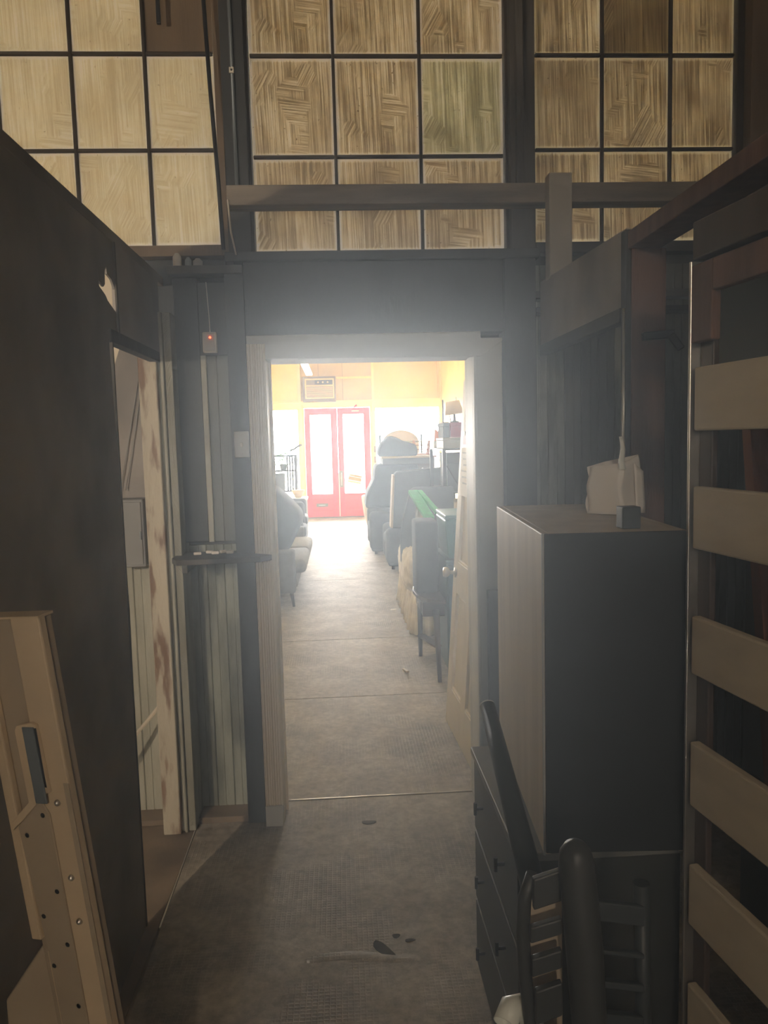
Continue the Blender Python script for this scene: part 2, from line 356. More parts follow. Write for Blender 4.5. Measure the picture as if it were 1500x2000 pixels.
# low ripple and chips in the sheet
MB().grid(lambda u, v: Vector((-0.16+u*0.36, 2.10+0.015*math.sin(u*5)+v*0.05-0.025, -0.001+0.0035*math.sin(PI*v)*math.sin(PI*u)**0.5)), 24, 8).build('ripple', FLOOR, fl)
def blob(cx, cy2, rx, ry, rot, name, mat, z):
    mb = MB(); n = 14; ring = []
    for k in range(n):
        a = 2*PI*k/n; q = 1+0.12*math.sin(3*a+cx*9)
        x, y = rx*q*math.cos(a), ry*q*math.sin(a)
        ring.append((cx+x*math.cos(rot)-y*math.sin(rot), cy2+x*math.sin(rot)+y*math.cos(rot)))
    mb.prism(ring, 'z', z-0.001, z); return mb.build(name, mat, fl)
CHIP = M('torn_underlay', (0.07, 0.06, 0.048), 0.9, 0.3, 20)
blob(0.085, 2.13, 0.052, 0.017, -0.95, 'chip', CHIP, 0.0012)
blob(0.125, 2.19, 0.012, 0.010, 0.2, 'chip', CHIP, 0.0012)
blob(0.165, 2.165, 0.016, 0.008, 0.1, 'chip', CHIP, 0.0012)
blob(0.069, 2.89, 0.028, 0.016, 0.0, 'chip', CHIP, 0.0012)

# ceilings and outer walls
struct(box('ceiling', -3.2, 2.6, -3.0, 3.09, 3.75, 3.85, DKCEIL), 'dark ceiling of the back room above the painted windows', 'ceiling')
struct(box('ceiling', -2.2, 2.1, 3.09, 15.1, 3.75, 3.85, CEIL), 'white ceiling of the bright front shop room', 'ceiling')
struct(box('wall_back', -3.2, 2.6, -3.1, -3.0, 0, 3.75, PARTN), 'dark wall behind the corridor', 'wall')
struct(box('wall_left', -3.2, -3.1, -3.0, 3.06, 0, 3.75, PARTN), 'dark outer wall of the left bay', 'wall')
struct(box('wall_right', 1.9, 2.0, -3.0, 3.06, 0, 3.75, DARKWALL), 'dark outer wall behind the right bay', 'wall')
struct(box('wall_left', -2.2, -2.1, 3.11, 15.0, 0, 3.75, YEL), 'yellow left wall of the front shop room', 'wall')
struct(box('wall_right', 2.0, 2.1, 3.11, 15.0, 0, 3.75, YEL), 'yellow right wall of the front shop room', 'wall')

# dividing wall with door opening and three window openings
DX0, DX1, DZ = -0.263, 0.517, 1.805
wf = MB()
for x0, x1, z0, z1 in ((-3.1, DX0, 0, 2.205), (DX1, 1.95, 0, 2.205), (DX0, DX1, DZ, 2.205), (-3.1, -1.49, 2.205, 3.75), (-0.385, -0.30, 2.205, 3.75),
                       (0.672, 0.765, 2.205, 3.75), (1.82, 2.0, 2.205, 3.75), (-1.49, -0.385, 3.63, 3.75), (-0.30, 0.672, 3.63, 3.75), (0.765, 1.82, 3.63, 3.75)):
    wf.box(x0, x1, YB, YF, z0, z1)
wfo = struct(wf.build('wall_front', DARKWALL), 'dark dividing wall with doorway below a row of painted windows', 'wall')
box('header_board', -0.335, 0.64, 2.95, YB, 1.895, 2.165, DARKWALL, wfo)
box('header_moulding', -0.40, 0.78, 2.93, YB, 2.165, 2.20, DARKWALL, wfo, 0.006)
box('post', -0.385, -0.30, 2.95, YB, 2.20, 3.75, DARKWALL, wfo)
box('post', 0.672, 0.765, 2.94, YB, 2.20, 3.75, POSTW, wfo)
box('post', 0.690, 0.715, 2.91, 2.94, 2.42, 3.75, POSTW, wfo)
box('post', 0.645, 0.765, 2.945, YB, 0, 2.165, DARKWALL, wfo)
box('post', 1.585, 1.70, 2.93, YB, 2.20, 3.75, BROWNW, wfo)
box('switch_board', -0.405, -0.336, 2.935, YB, 0.0, 2.15, DARKWALL, wfo)
# upper niche boards left of the door
box('niche_board', -0.605, -0.515, 2.99, YB, 1.12, 2.12, DARKWALL, wfo)
box('niche_board', -0.512, -0.492, 2.975, YB, 1.12, 1.83, MOULD, wfo)
box('niche_board', -0.492, -0.455, 2.99, YB, 1.12, 1.83, BEADDK, wfo)
box('niche_board', -0.453, -0.407, 2.985, YB, 1.12, 1.83, BEADDK, wfo)
box('niche_board', -0.512, -0.41, 2.98, YB, 1.83, 2.10, DARKWALL, wfo)
box('niche_rail', -0.61, -0.336, 2.92, 3.0, 2.12, 2.15, POSTW, wfo)
# beadboard planks
def plank(x0, x1, z0, z1, y, mat):
    mb = MB(); w = x1-x0
    mb.prism([(x0, y+.014), (x0, y+.005), (x0+.003, y), (x0+w*.44, y), (x0+w*.47, y+.003), (x0+w*.53, y+.003), (x0+w*.56, y), (x1-.003, y), (x1, y+.005), (x1, y+.014)], 'z', z0, z1)
    return mb.build('beadboard_plank', mat, wfo)
for i in range(11): plank(-1.44+i*.068, -1.44+i*.068+.067, 0.02, 1.72, 3.05, BEAD)
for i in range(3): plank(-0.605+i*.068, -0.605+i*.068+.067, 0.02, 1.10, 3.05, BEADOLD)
for i in range(14): plank(0.77+i*.068, 0.77+i*.068+.067, 0.0, 2.16, 3.05, BEADOLD if i in (0, 1, 5) else BEADDK)  # first two planks paler: a lit strip of wall put into the colour
box('cream_board', -1.44, -0.70, 3.045, YB, 1.70, 2.17, CREAM, wfo)
box('ledge', -1.45, -0.72, 2.955, YB, 0.0, 0.022, LEDGE, wfo)
box('ledge', -0.60, -0.405, 2.95, YB, 0.0, 0.024, LEDGE, wfo)
box('rail', 0.77, 1.75, 2.98, 3.05, 2.02, 2.05, DARKWALL, wfo, 0.004)
box('rail', 0.77, 1.75, 2.96, 3.05, 1.965, 1.985, BLACKP, wfo, 0.003)

# old jamb at the left bay opening
t1 = struct(root('trim_1', (-0.66, 2.9, 0)), 'old door jamb with peeling cream paint at left bay', 'trim')
box('peeling_board', -0.722, -0.655, 2.875, 3.06, 0, 1.98, PEEL, t1, 0.004)
box('quirk', -0.655, -0.643, 2.90, 3.04, 0, 1.98, MOULD, t1, 0.002)
box('bead', -0.643, -0.632, 2.885, 3.04, 0, 1.98, MOULD, t1, 0.004)
box('edge_board', -0.630, -0.603, 2.90, 3.06, 0, 1.98, MOULD, t1, 0.003)

# door casing
t2 = struct(root('trim_2', (0.12, 2.92, 0)), 'off white doorway casing with fluted left leg', 'trim')
prof = [(-0.331, 2.94), (-0.331, 2.905)]
xs = [-0.331, -0.325, -0.316, -0.307, -0.298, -0.289, -0.280, -0.271, -0.263]
for i in range(1, 8):
    x = xs[i]; d = 2.901 if i in (1, 4) else 2.905
    prof += [(x-.0032, d), (x-.0016, d+.007), (x+.0016, d+.007), (x+.0032, d)]
prof += [(-0.263, 2.906), (-0.263, 2.94)]
box('plinth', -0.332, -0.264, 2.898, 2.945, 0.0, 0.082, GREYCAS, t2, .002)
MB().prism(prof, 'z', 0.082, 1.86).build('fluted_leg', CASING, t2)
box('leg', 0.525, 0.628, 2.925, 2.95, 0.0, 1.855, GREYCAS, t2, 0.004)
box('inner_bead', 0.517, 0.530, 2.915, 2.95, 0.0, 1.81, GREYCAS, t2, 0.004)
MB().prism([(-0.331, 1.893), (0.545, 1.893), (0.545, 1.868), (0.628, 1.868), (0.628, 1.855), (0.545, 1.80), (-0.263, 1.805), (-0.331, 1.86)], 'y', 2.915, 2.95, 0.003).build('head', GREYCAS, t2)
box('jamb_liner', -0.275, -0.263, 2.94, YF+.01, 0, DZ+.01, CASING, t2)
box('jamb_liner', 0.517, 0.529, 2.95, YF+.01, 0, DZ+.01, GREYCAS, t2)
box('head_liner', -0.263, 0.517, 2.95, YF+.01, DZ, DZ+.012, GREYCAS, t2)
box('door_stop', -0.263, -0.254, 3.03, 3.05, 0, DZ, CASING, t2, .001)
tag(box('loose_board', 0.555, 0.628, 2.885, 2.922, 0.0, 0.905, POSTW, None, 0.003), 'short dark board standing against lower right doorway casing', 'board')

# beam across the windows
bm_ = struct(root('trim_3', (0.5, 2.9, 2.38)), 'weathered horizontal beam crossing below the painted windows', 'beam')
box('beam', -0.373, 1.62, 2.86, 2.945, 2.344, 2.414, BEAMW, bm_, 0.004)
tag(box('upright_block', 0.778, 0.862, 2.80, 2.858, 2.06, 2.43, PALEBLK, None, 0.004), 'short pale timber block upright against the horizontal beam', 'timber')

# transom windows
def transom(n, xs, zs, mats, label, fmat, special=None):
    r = struct(root('window_%d' % n, ((xs[0]+xs[-1])/2, 3.0, zs[0])), label, 'window')
    g = 0.0105
    for i in range(len(xs)-1):
        for j in range(len(zs)-1):
            m_ = mats(i, j)
            nm = 'pane'
            if m_ in (TANP2, BROWNW): nm = 'blank_board'
            o = MB().box(xs[i]+g*.4, xs[i+1]-g*.4, 3.006, 3.010, zs[j]+g*.4, zs[j+1]-g*.4, 0).build(nm, m_, r)
    for x in xs[1:-1]:
        MB().box(x-g*.55, x+g*.55, 2.988, 3.022, zs[0], zs[-1], 0.004).build('muntin', MUNT, r)
    for z in zs[1:-1]:
        for i in range(len(xs)-1):
            MB().box(xs[i]+g*.52, xs[i+1]-g*.52, 2.990, 3.020, z-g*.55, z+g*.55, 0.004).build('muntin', MUNT, r)
    box('stile', xs[0]-.04, xs[0], 2.98, 3.04, zs[0]-.04, zs[-1]+.03, fmat, r)
    box('stile', xs[-1], xs[-1]+.028, 2.98, 3.04, zs[0]-.04, zs[-1]+.03, fmat, r)
    box('bottom_rail', xs[0], xs[-1], 2.98, 3.04, zs[0]-.04, zs[0], fmat, r)
    box('top_rail', xs[0], xs[-1], 2.98, 3.04, zs[-1], zs[-1]+.03, fmat, r)
    return r
transom(1, [-1.465, -1.199, -0.931, -0.666, -0.414], [2.237, 2.583, 2.923, 3.263, 3.60], lambda i, j: BROWNW if (i == 3 and j == 2) else PAINT_L,
        'left window of square panes brushed with pale cream paint', BROWNW)
transom(2, [-0.290, 0.022, 0.343, 0.662], [2.207, 2.556, 2.916, 3.277, 3.63], lambda i, j: PAINT_G if (i == 2 and j == 1) else PAINT_C,
        'middle window of square panes brushed with brown paint above doorway', MUNT)
transom(3, [0.775, 1.038, 1.303, 1.556], [2.232, 2.577, 2.920, 3.262, 3.60], lambda i, j: PAINT_D if (i == 1 and j >= 2) else PAINT_R,
        'right window of dim streaky painted panes above the right bay', MUNT)

# inner partitions of the back room corridor
PX = -0.65
wl = struct(root('wall_inner_left', (PX, 1, 0)), 'dark sheet partition along the left of the corridor', 'wall')
poly = [(-1.6, 0), (2.322, 0), (2.318, 0.48), (2.335, 1.0), (2.285, 1.80), (2.378, 1.80), (2.382, 1.893), (2.297, 1.915), (2.275, 1.928), (2.222, 1.942), (2.212, 1.995), (2.224, 1.957),
        (2.245, 1.952), (2.262, 1.948), (2.278, 1.958), (2.283, 1.995), (2.300, 2.015), (2.3035, 1.992), (2.345, 1.985), (2.376, 1.962), (2.384, 2.10), (-1.6, 2.10)]
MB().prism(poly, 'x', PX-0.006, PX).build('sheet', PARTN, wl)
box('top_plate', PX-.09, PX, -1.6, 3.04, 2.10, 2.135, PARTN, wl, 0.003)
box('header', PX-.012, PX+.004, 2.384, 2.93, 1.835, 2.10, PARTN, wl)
box('header_lip', PX-.03, PX+.006, 2.29, 2.93, 1.80, 1.836, POSTW, wl)
box('joint_strip', PX, PX+.006, 2.372, 2.386, 1.81, 2.10, POSTW, wl, .001)
box('edge_strip', PX-.01, PX+.003, 2.31, 2.318, 0.0, 1.80, POSTW, wl, .001)
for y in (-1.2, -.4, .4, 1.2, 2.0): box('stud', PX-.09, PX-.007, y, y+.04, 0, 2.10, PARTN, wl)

RX = 0.78
wr = struct(root('wall_inner_right', (RX, 1, 0)), 'dark timber framing along the right of the corridor', 'wall')
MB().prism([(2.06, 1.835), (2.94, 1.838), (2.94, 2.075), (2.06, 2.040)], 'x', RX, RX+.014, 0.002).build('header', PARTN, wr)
box('header_lip', RX-.004, RX+.03, 2.10, 2.94, 1.80, 1.838, DARKWALL, wr)
box('top_plate', RX+.002, RX+.092, -1.6, 2.09, 1.985, 2.030, REDW, wr, .003)
box('stud', RX+.012, RX+.105, 2.05, 2.09, 0, 1.985, REDW, wr)
box('stud', RX-.004, RX+.012, 2.055, 2.09, 0, 2.035, DARKWALL, wr)
MB().tube([(RX-.006, 2.06, 1.25), (RX-.006, 2.06, 1.83)], 0.004, 8).build('bare_edge', STEEL, wr)
for y in (0.2, 0.75, 1.28): box('stud', RX+.03, RX+.12, y, y+.045, 0, 1.985, REDS, wr)
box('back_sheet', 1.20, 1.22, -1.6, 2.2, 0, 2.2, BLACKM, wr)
MB().bar((0.80, 1.20, 0.0), (0.93, 1.75, 1.98), 0.04, 0.06).build('brace', REDS, wr)
MB().bar((0.98, 1.05, 0.0), (0.90, 1.30, 1.98), 0.04, 0.06).build('brace', REDS, wr)
tag(box('fascia_board', RX+.003, RX+.02, 0.8, 1.60, 1.56, 1.86, BLACKP, None), 'black board fixed behind the top of the slatted frame', 'board')
rg = root('ring_pull', (RX-.01, 1.22, 1.72), 'small pale metal ring pull on the black board', 'ring')
rm = MB(); rm.tube([(RX-.006, 1.30+.022*math.cos(a), 1.715+.022*math.sin(a)) for a in [k*PI/9 for k in range(19)]], 0.003, 6, False)
rm.build('ring', BLUEST, rg); box('plate', RX-.004, RX+.003, 1.28, 1.32, 1.735, 1.75, BLACKM, rg)

# ================================================================== STOREFRONT (far wall of front room)
FY = 14.9
wa = struct(root('wall_far', (0, FY, 0)), 'yellow shopfront wall with red doors and two bright windows', 'wall')
for x0, x1 in ((-2.1, -1.975), (-0.76, -0.70), (0.655, 0.70), (1.97, 2.0)): box('post', x0, x1, FY-.03, FY+.1, 0, 3.75, YELTR, wa)
box('band', -2.1, 2.0, FY-.02, FY+.1, 3.30, 3.75, YEL, wa)
box('transom_rail', -2.1, 2.0, FY-.045, FY+.1, 2.215, 2.25, YELTR, wa)
box('head_rail', -1.975, -0.76, FY-.02, FY+.1, 2.10, 2.215, YELTR, wa); box('head_rail', 0.70, 1.97, FY-.02, FY+.1, 2.10, 2.215, YELTR, wa)
box('door_head', -0.70, 0.655, FY-.01, FY+.1, 2.118, 2.215, YELTR, wa)
box('upper_panel', -1.975, -0.76, FY+.02, FY+.05, 2.25, 3.30, YEL, wa)
for x0, x1 in ((-0.70, -0.36), (-0.355, 0.10), (0.105, 0.655)):
    box('upper_panel', x0, x1, FY+.02, FY+.05, 2.25, 3.30, TANP2, wa)
box('backing', -0.70, 0.655, FY+.05, FY+.07, 2.25, 3.30, ACBR, wa); box('backing', -1.975, -0.76, FY+.05, FY+.07, 2.25, 3.30, ACBR, wa); box('backing', 0.70, 1.97, FY+.05, FY+.07, 2.25, 3.30, ACBR, wa)
box('rail', -0.02, 0.655, FY-.01, FY+.02, 2.66, 2.70, YELTR, wa)
box('upper_panel', 0.70, 1.97, FY+.02, FY+.05, 2.25, 3.30, TANP, wa)
for x0, x1, z0, z1 in ((0.70, 0.74, 2.25, 3.3), (1.93, 1.97, 2.25, 3.3), (0.74, 1.93, 2.25, 2.29)): box('panel_bead', x0, x1, FY-.01, FY+.02, z0, z1, TANP, wa)
for x0, x1 in ((-1.975, -0.76), (0.70, 1.97)): box('bulkhead', x0, x1, FY-.02, FY+.1, 0.0, 0.42, YEL, wa)
box('jamb', -0.70, -0.655, FY-.02, FY+.1, 0, 2.12, YELTR, wa); box('jamb', 0.612, 0.655, FY-.02, FY+.1, 0, 2.12, YELTR, wa)
box('threshold', -0.655, 0.612, FY-.06, FY+.1, 0.0, 0.012, POSTW, wa)
for n, (x0, x1) in ((4, (-1.975, -0.76)), (5, (0.70, 1.97))):
    w = struct(root('window_%d' % n, ((x0+x1)/2, FY+.05, .42)), 'clear %s shop window beside the red doors' % ('left' if n == 4 else 'right'), 'window')
    box('pane', x0+.02, x1-.02, FY+.048, FY+.054, .44, 2.10, GLASS, w, 0)
    box('frame_bar', x0, x1, FY+.03, FY+.07, .42, .44, YELTR, w); box('frame_bar', x0, x1, FY+.03, FY+.07, 2.085, 2.10, YELTR, w)
    box('frame_bar', x0, x0+.02, FY+.03, FY+.07, .44, 2.085, YELTR, w); box('frame_bar', x1-.02, x1, FY+.03, FY+.07, .44, 2.085, YELTR, w)
def red_door(n, x0, x1, gx0, gx1, label, slot):
    d = struct(root('door_%d' % n, ((x0+x1)/2, FY+.02, 0)), label, 'door')
    y0, y1 = FY, FY+.04
    box('stile', x0, gx0, y0, y1, .012, 2.11, RED, d); box('stile', gx1, x1, y0, y1, .012, 2.11, RED, d)
    box('top_rail', gx0, gx1, y0, y1, 1.985, 2.11, RED, d)
    box('lock_rail', gx0, gx1, y0, y1, .355, .462, REDD, d); box('bottom_rail', gx0, gx1, y0, y1, .012, .13, REDD, d)
    box('lower_panel', gx0, gx1, y0+.012, y1-.01, .13, .355, REDD, d)
    box('panel_bead', gx0, gx1, y0-.004, y0+.012, .13, .142, REDD, d); box('panel_bead', gx0, gx1, y0-.004, y0+.012, .343, .355, REDD, d)
    box('pane', gx0, gx1, y0+.017, y0+.022, .462, 1.985, GLASS, d, 0)
    if slot:
        s = box('mail_slot', gx0+.07, gx1-.10, y0-.006, y0+.012, .215, .275, ACBR, d); box('flap', gx0+.11, gx1-.15, y0-.010, y0-.005, .238, .252, STEEL, s, .001)
    return d
red_door(2, -0.652, -0.024, -0.542, -0.150, 'left red shop door with tall glass and letter slot', True)
d3 = red_door(3, -0.020, 0.608, 0.090, 0.482, 'right red shop door with tall glass and sticker', False)
box('flush_bolt', -0.030, -0.012, FY-.012, FY, .02, .86, WHITEPL, d3, .003)
hp = box('push_plate', -0.012, 0.062, FY-.008, FY, .58, .90, ACBR, d3); MB().tube([(0.025, FY-.008, .62), (0.025, FY-.045, .66), (0.025, FY-.045, .82), (0.025, FY-.008, .86)], .009, 8).build('pull', STEEL, hp)
MB().bar((0.28, FY-.02, 2.075), (0.36, FY-.02, 2.16), .03, .03).build('closer_arm', RED, d3)
box('closer_bar', 0.26, 0.40, FY-.02, FY, 2.035, 2.055, YELTR, d3)
st = root('window_sticker', (0.30, FY-.002, .72), 'orange and white sticker tilted on the right red door glass', 'sticker')
Rm = Matrix.Translation((0.285, FY+.014, .735)) @ Matrix.Rotation(-0.22*-1, 4, 'Y')
for nm, x0, x1, z0, z1, mt_, k in (('backing', -.13, .13, -.085, .085, PAPER, 0), ('orange_band', -.125, .125, -.03, .03, ORANGE, .001), ('top_band', -.12, .12, .045, .075, ORANGE, .001), ('low_band', -.12, .12, -.075, -.05, TANP, .001)):
    MB().box(x0, x1, -.002-k, 0, z0, z1).mtx(Rm).build(nm, mt_, st)
for z in (1.30, 1.10): tag(box('lock_box' if z > 1.2 else 'latch_box', .672, .705, FY-.06, FY-.03, z-.06, z+.06, ACBR), 'small dark box on the yellow post, %s of two right of red doors' % ('upper' if z > 1.2 else 'lower'), 'box')

ac = root('air_conditioner', (-0.34, 14.8, 2.23), 'brown and cream window air conditioner above the red doors', 'air conditioner')
box('case', -0.655, -0.03, 14.72, 14.93, 2.225, 2.70, ACBR, ac, .008)
box('face_frame', -0.61, -0.06, 14.705, 14.725, 2.635, 2.66, ACCR, ac); box('face_frame', -0.61, -0.06, 14.705, 14.725, 2.285, 2.31, ACCR, ac)
box('face_frame', -0.61, -0.585, 14.705, 14.725, 2.31, 2.635, ACCR, ac); box('face_frame', -0.085, -0.06, 14.705, 14.725, 2.31, 2.635, ACCR, ac)
box('face_frame', -0.585, -0.085, 14.705, 14.725, 2.515, 2.54, ACCR, ac)
box('control_panel', -0.42, -0.09, 14.712, 14.722, 2.55, 2.63, BLACKPL, ac)
for k in range(3):
    MB().lathe([(0.018, 0), (0.016, .012)], (-0.36+k*.09, 14.712, 2.59), 12, Matrix.Rotation(PI/2, 4, 'X')).build('dial', ACCR, ac)
for k in range(9): box('louver', -0.58, -0.09, 14.714, 14.722, 2.325+k*.021, 2.335+k*.021, TANP2, ac, 0)

fx = root('fluorescent_fixture', (-.45, 10.6, 2.5), 'hanging fluorescent strip light near the shop ceiling', 'light')
def fluo(r, x, y0, y1, z):
    box('housing', x-.03, x+.03, y0, y1, z+.02, z+.07, OFFW, r, .004)
    for dx in (-.028, .028): MB().tube([(x+dx, y0+.03, z), (x+dx, y1-.03, z)], .019, 10).build('tube', TUBE, r)
    for y in (y0+.02, y1-.02): box('socket', x-.05, x+.05, y-.015, y+.015, z-.02, z+.03, OFFW, r)
    for y in (y0+.2, y1-.2): MB().tube([(x, y, z+.07), (x, y, 3.75)], .002, 6).build('hanger', BLACKPL, r)
fluo(fx, -0.42, 9.4, 11.85, 2.50)
fx2 = root('fluorescent_fixture', (-.1, 5.0, 3.4), 'added unseen fluorescent strip light making the painted windows glow', 'light')
fluo(fx2, -0.1, 4.2, 6.65, 3.35)  # added strip out of view, lights the painted panes from the shop side

gr = struct(box('ground', -30, 30, 15.1, 70, -.2, -.05, PAVE), 'pale pavement outside the shop', 'ground')

# ================================================================== DOOR leaning in the doorway
dr = struct(root('door_1', (0.545, 3.16, 0)), 'off white panelled door standing open against right jamb', 'door')
DM = M('door_paint', (0.62, 0.56, 0.46), 0.45, 0.05, 4)
A = Matrix.Translation((0.552, 3.17, 0.008)) @ Matrix.Rotation(math.radians(2.6), 4, 'Z') @ Matrix.Rotation(math.radians(4.1), 4, 'Y')
DW, DH = 0.76, 1.78      # local: y along width, z up, x thickness (face at x=0 looks to -x)
def dpart(nm, y0, y1, z0, z1, x0=0.0, x1=.034, mat=DM, bev=.002, par=dr):
    return MB().box(x0, x1, y0, y1, z0, z1, bev).mtx(A).build(nm, mat, par)
for y0, y1 in ((0, .10), (.33, .43), (.66, .76)): dpart('stile', y0, y1, 0, DH)
for z0, z1 in ((0, .20), (.70, .86), (1.42, 1.50), (1.70, DH)):
    for y0, y1 in ((.10, .33), (.43, .66)): dpart('rail', y0, y1, z0, z1)
for z0, z1 in ((.20, .70), (.86, 1.42), (1.50, 1.70)):
    for y0, y1 in ((.10, .33), (.43, .66)):
        f = dpart('raised_panel', y0+.012, y1-.012, z0+.012, z1-.012, .012, .026, DM, .006)
        dpart('panel_bead', y0, y1, z0, z0+.012, .003, .03, CASING, .002, f)
kb = MB().lathe([(.026, 0), (.026, .006), (.010, .010), (.010, .030), (.022, .038), (.027, .052), (.024, .064), (.0, .068)], (0, 0, 0), 20, Matrix.Rotation(-PI/2, 4, 'Y'))
kb.mtx(A @ Matrix.Translation((0, .70, .80))).build('knob', STEEL, dr)
for z in (.46, 1.5): dpart('hinge', -.012, .004, z, z+.09, -.006, .004, BLUEST, .001)
np_ = root('door_notice', (0.66, 3.8, 1.45), 'white printed notice sheets pinned to the open door', 'paper')
for y0, y1, z0, z1 in ((.44, .70, 1.20, 1.44), (.46, .68, 1.52, 1.72)):
    sh = MB().box(-.004, -.001, y0, y1, z0, z1).mtx(A).build('sheet', PAPER, np_)
    for k in range(6):
        MB().box(-.0052, -.004, y0+.03, y1-.03-.02*(k % 3), z1-.03-k*.03, z1-.022-k*.03).mtx(A).build('print_line', GREYB, sh)
MB().box(-.005, -.002, .47, .67, 1.455, 1.50).mtx(A).build('dark_band', MAROON, np_)

# ================================================================== LEFT FRONT-WALL OBJECTS
al = root('alarm_box', (-.472, 2.97, 1.84), 'small pale box with red light above the niche boards', 'alarm')
box('body', -.498, -.446, 2.952, 2.98, 1.838, 1.914, OFFW, al, .004); box('cover', -.492, -.452, 2.948, 2.953, 1.845, 1.908, GREYCAS, al, .001)
MB().lathe([(.0035, 0), (.003, .004), (.0, .005)], (-.468, 2.948, 1.893), 10, Matrix.Rotation(PI/2, 4, 'X')).build('indicator', LED, al)
MB().tube([(-.47, 2.967, 1.914), (-.472, 2.97, 1.98), (-.478, 2.975, 2.10)], .0018, 6).build('wire', OFFW, al)
sw = root('light_switch', (-.366, 2.93, 1.44), 'beige light switch on the dark board left of doorway', 'switch')
box('plate', -.394, -.338, 2.928, 2.936, 1.443, 1.541, GREYCAS, sw, .003); box('toggle', -.370, -.361, 2.915, 2.930, 1.483, 1.499, OFFW, sw, .002)
for z in (1.456, 1.528): MB().lathe([(.003, 0), (.002, .002)], (-.3655, 2.928, z), 8, Matrix.Rotation(PI/2, 4, 'X')).build('screw', STEEL, sw)
sh = root('corner_shelf', (-.45, 2.85, 1.08), 'narrow dark shelf board left of the doorway casing', 'shelf')
MB().prism([(-.625, 2.985), (-.410, 2.985), (-.405, 2.93), (-.336, 2.90), (-.262, 2.845), (-.300, 2.80), (-.60, 2.78), (-.628, 2.84)], 'z', 1.062, 1.082, .002).build('board', POSTW, sh)
box('bracket', -.585, -.565, 2.80, 2.985, 1.03, 1.062, POSTW, sh)
for k, (x, y, r) in enumerate(((-.545, 2.90, .3), (-.505, 2.93, -.4), (-.480, 2.905, .1), (-.455, 2.93, .9), (-.425, 2.91, -.2))):
    o = MB().box(-.014, .014, -.006, .006, 0, .011, .003).mtx(Matrix.Translation((x, y, 1.0825)) @ Matrix.Rotation(r, 4, 'Z')).build('screw_anchor', PAPER)
    tag(o, ('white scrap at the left end of the narrow dark shelf', 'white scrap second from left end of the narrow dark shelf', 'white scrap in the middle of the row on narrow dark shelf', 'white scrap second from doorway end of the narrow dark shelf', 'white scrap at the doorway end of the narrow dark shelf')[k], 'scrap', 'white scraps on the niche shelf')

# clutter and cables
cb_ = tag(MB().tube([(-.43, 2.90, 3.40), (-.428, 2.90, 3.05), (-.418, 2.895, 2.75), (-.405, 2.90, 2.45), (-.398, 2.905, 2.20)], .0075, 8).build('hanging_cable', BLACKM), 'black cable slanting down across the left painted window', 'cable')
cd = root('conduit', (-.345, 2.93, 2.15), 'thin metal conduit with clip beside the left window', 'conduit')
MB().tube([(-.345, 2.94, 3.74), (-.343, 2.94, 2.42)], .007, 8).build('pipe', BLUEST, cd)
MB().tube([(-.345, 2.94, 2.42), (-.36, 2.93, 2.38), (-.368, 2.855, 2.36), (-.362, 2.855, 2.25), (-.352, 2.90, 2.18)], .0035, 8).build('wire', OFFW, cd)
cl = box('clip', -.353, -.335, 2.928, 2.936, 2.826, 2.846, OFFW, cd); MB().lathe([(.004, 0), (.003, .003)], (-.344, 2.928, 2.836), 8, Matrix.Rotation(PI/2, 4, 'X')).build('screw', BLACKM, cl)
tag(box('hanging_strap', -.602, -.588, 2.93, 2.945, 2.995, 3.74, BLACKM), 'black strap hanging in front of the blank board pane', 'strap')
jar_y = 2.93
for k, (x, r, h, mt_) in enumerate(((-.575, .016, .045, OFFW), (-.535, .012, .03, BLUEST), (-.50, .018, .025, GREYB), (-.385, .015, .02, BLACKM))):
    o = MB().lathe([(r*.8, 0), (r, .004), (r, h*.8), (r*.6, h), (r*.5, h+.004)], (x, 2.95, 2.151), 12).build('small_jar', mt_)
    tag(o, ('pale tin with jar shape at left end of high niche rail', 'blue grey small pot second on the high niche rail', 'squat grey pot in middle of the high niche rail', 'tiny black cap at right end of high niche rail')[k], 'jar')

# left bay: dark leaning panel, grey box, stick
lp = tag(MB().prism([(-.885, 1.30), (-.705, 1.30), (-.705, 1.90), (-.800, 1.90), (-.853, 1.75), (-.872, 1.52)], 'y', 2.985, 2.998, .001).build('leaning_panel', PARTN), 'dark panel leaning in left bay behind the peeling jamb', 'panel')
for k in range(2):
    tag(MB().tube([(-.735+.012*k, 2.98, 1.80), (-.80+.02*k, 2.975, 1.50), (-.835+.02*k, 2.97, 1.33)], .002, 6).build('twine', GREYB), ('thin grey string on the dark leaning panel, the outer lower one', 'thin grey string on the dark leaning panel, nearer the peeling jamb')[k], 'string', 'strings on the leaning panel')
gb = root('wall_box', (-.80, 2.95, 1.04), 'grey metal box hanging in left bay beside the peeling jamb', 'box')
box('body', -.865, -.735, 2.89, 3.045, 1.045, 1.30, GREYB, gb, .006); box('door', -.858, -.742, 2.884, 2.891, 1.055, 1.29, GREYB, gb, .003); box('latch', -.750, -.744, 2.876, 2.886, 1.15, 1.18, BLUEST, gb, .001)
tag(MB().bar((-.915, 2.86, .28), (-.700, 2.985, .52), .016, .010, .002).build('wooden_stick', CASING), 'pale thin wooden stick slanting across left bay beadboard', 'stick')

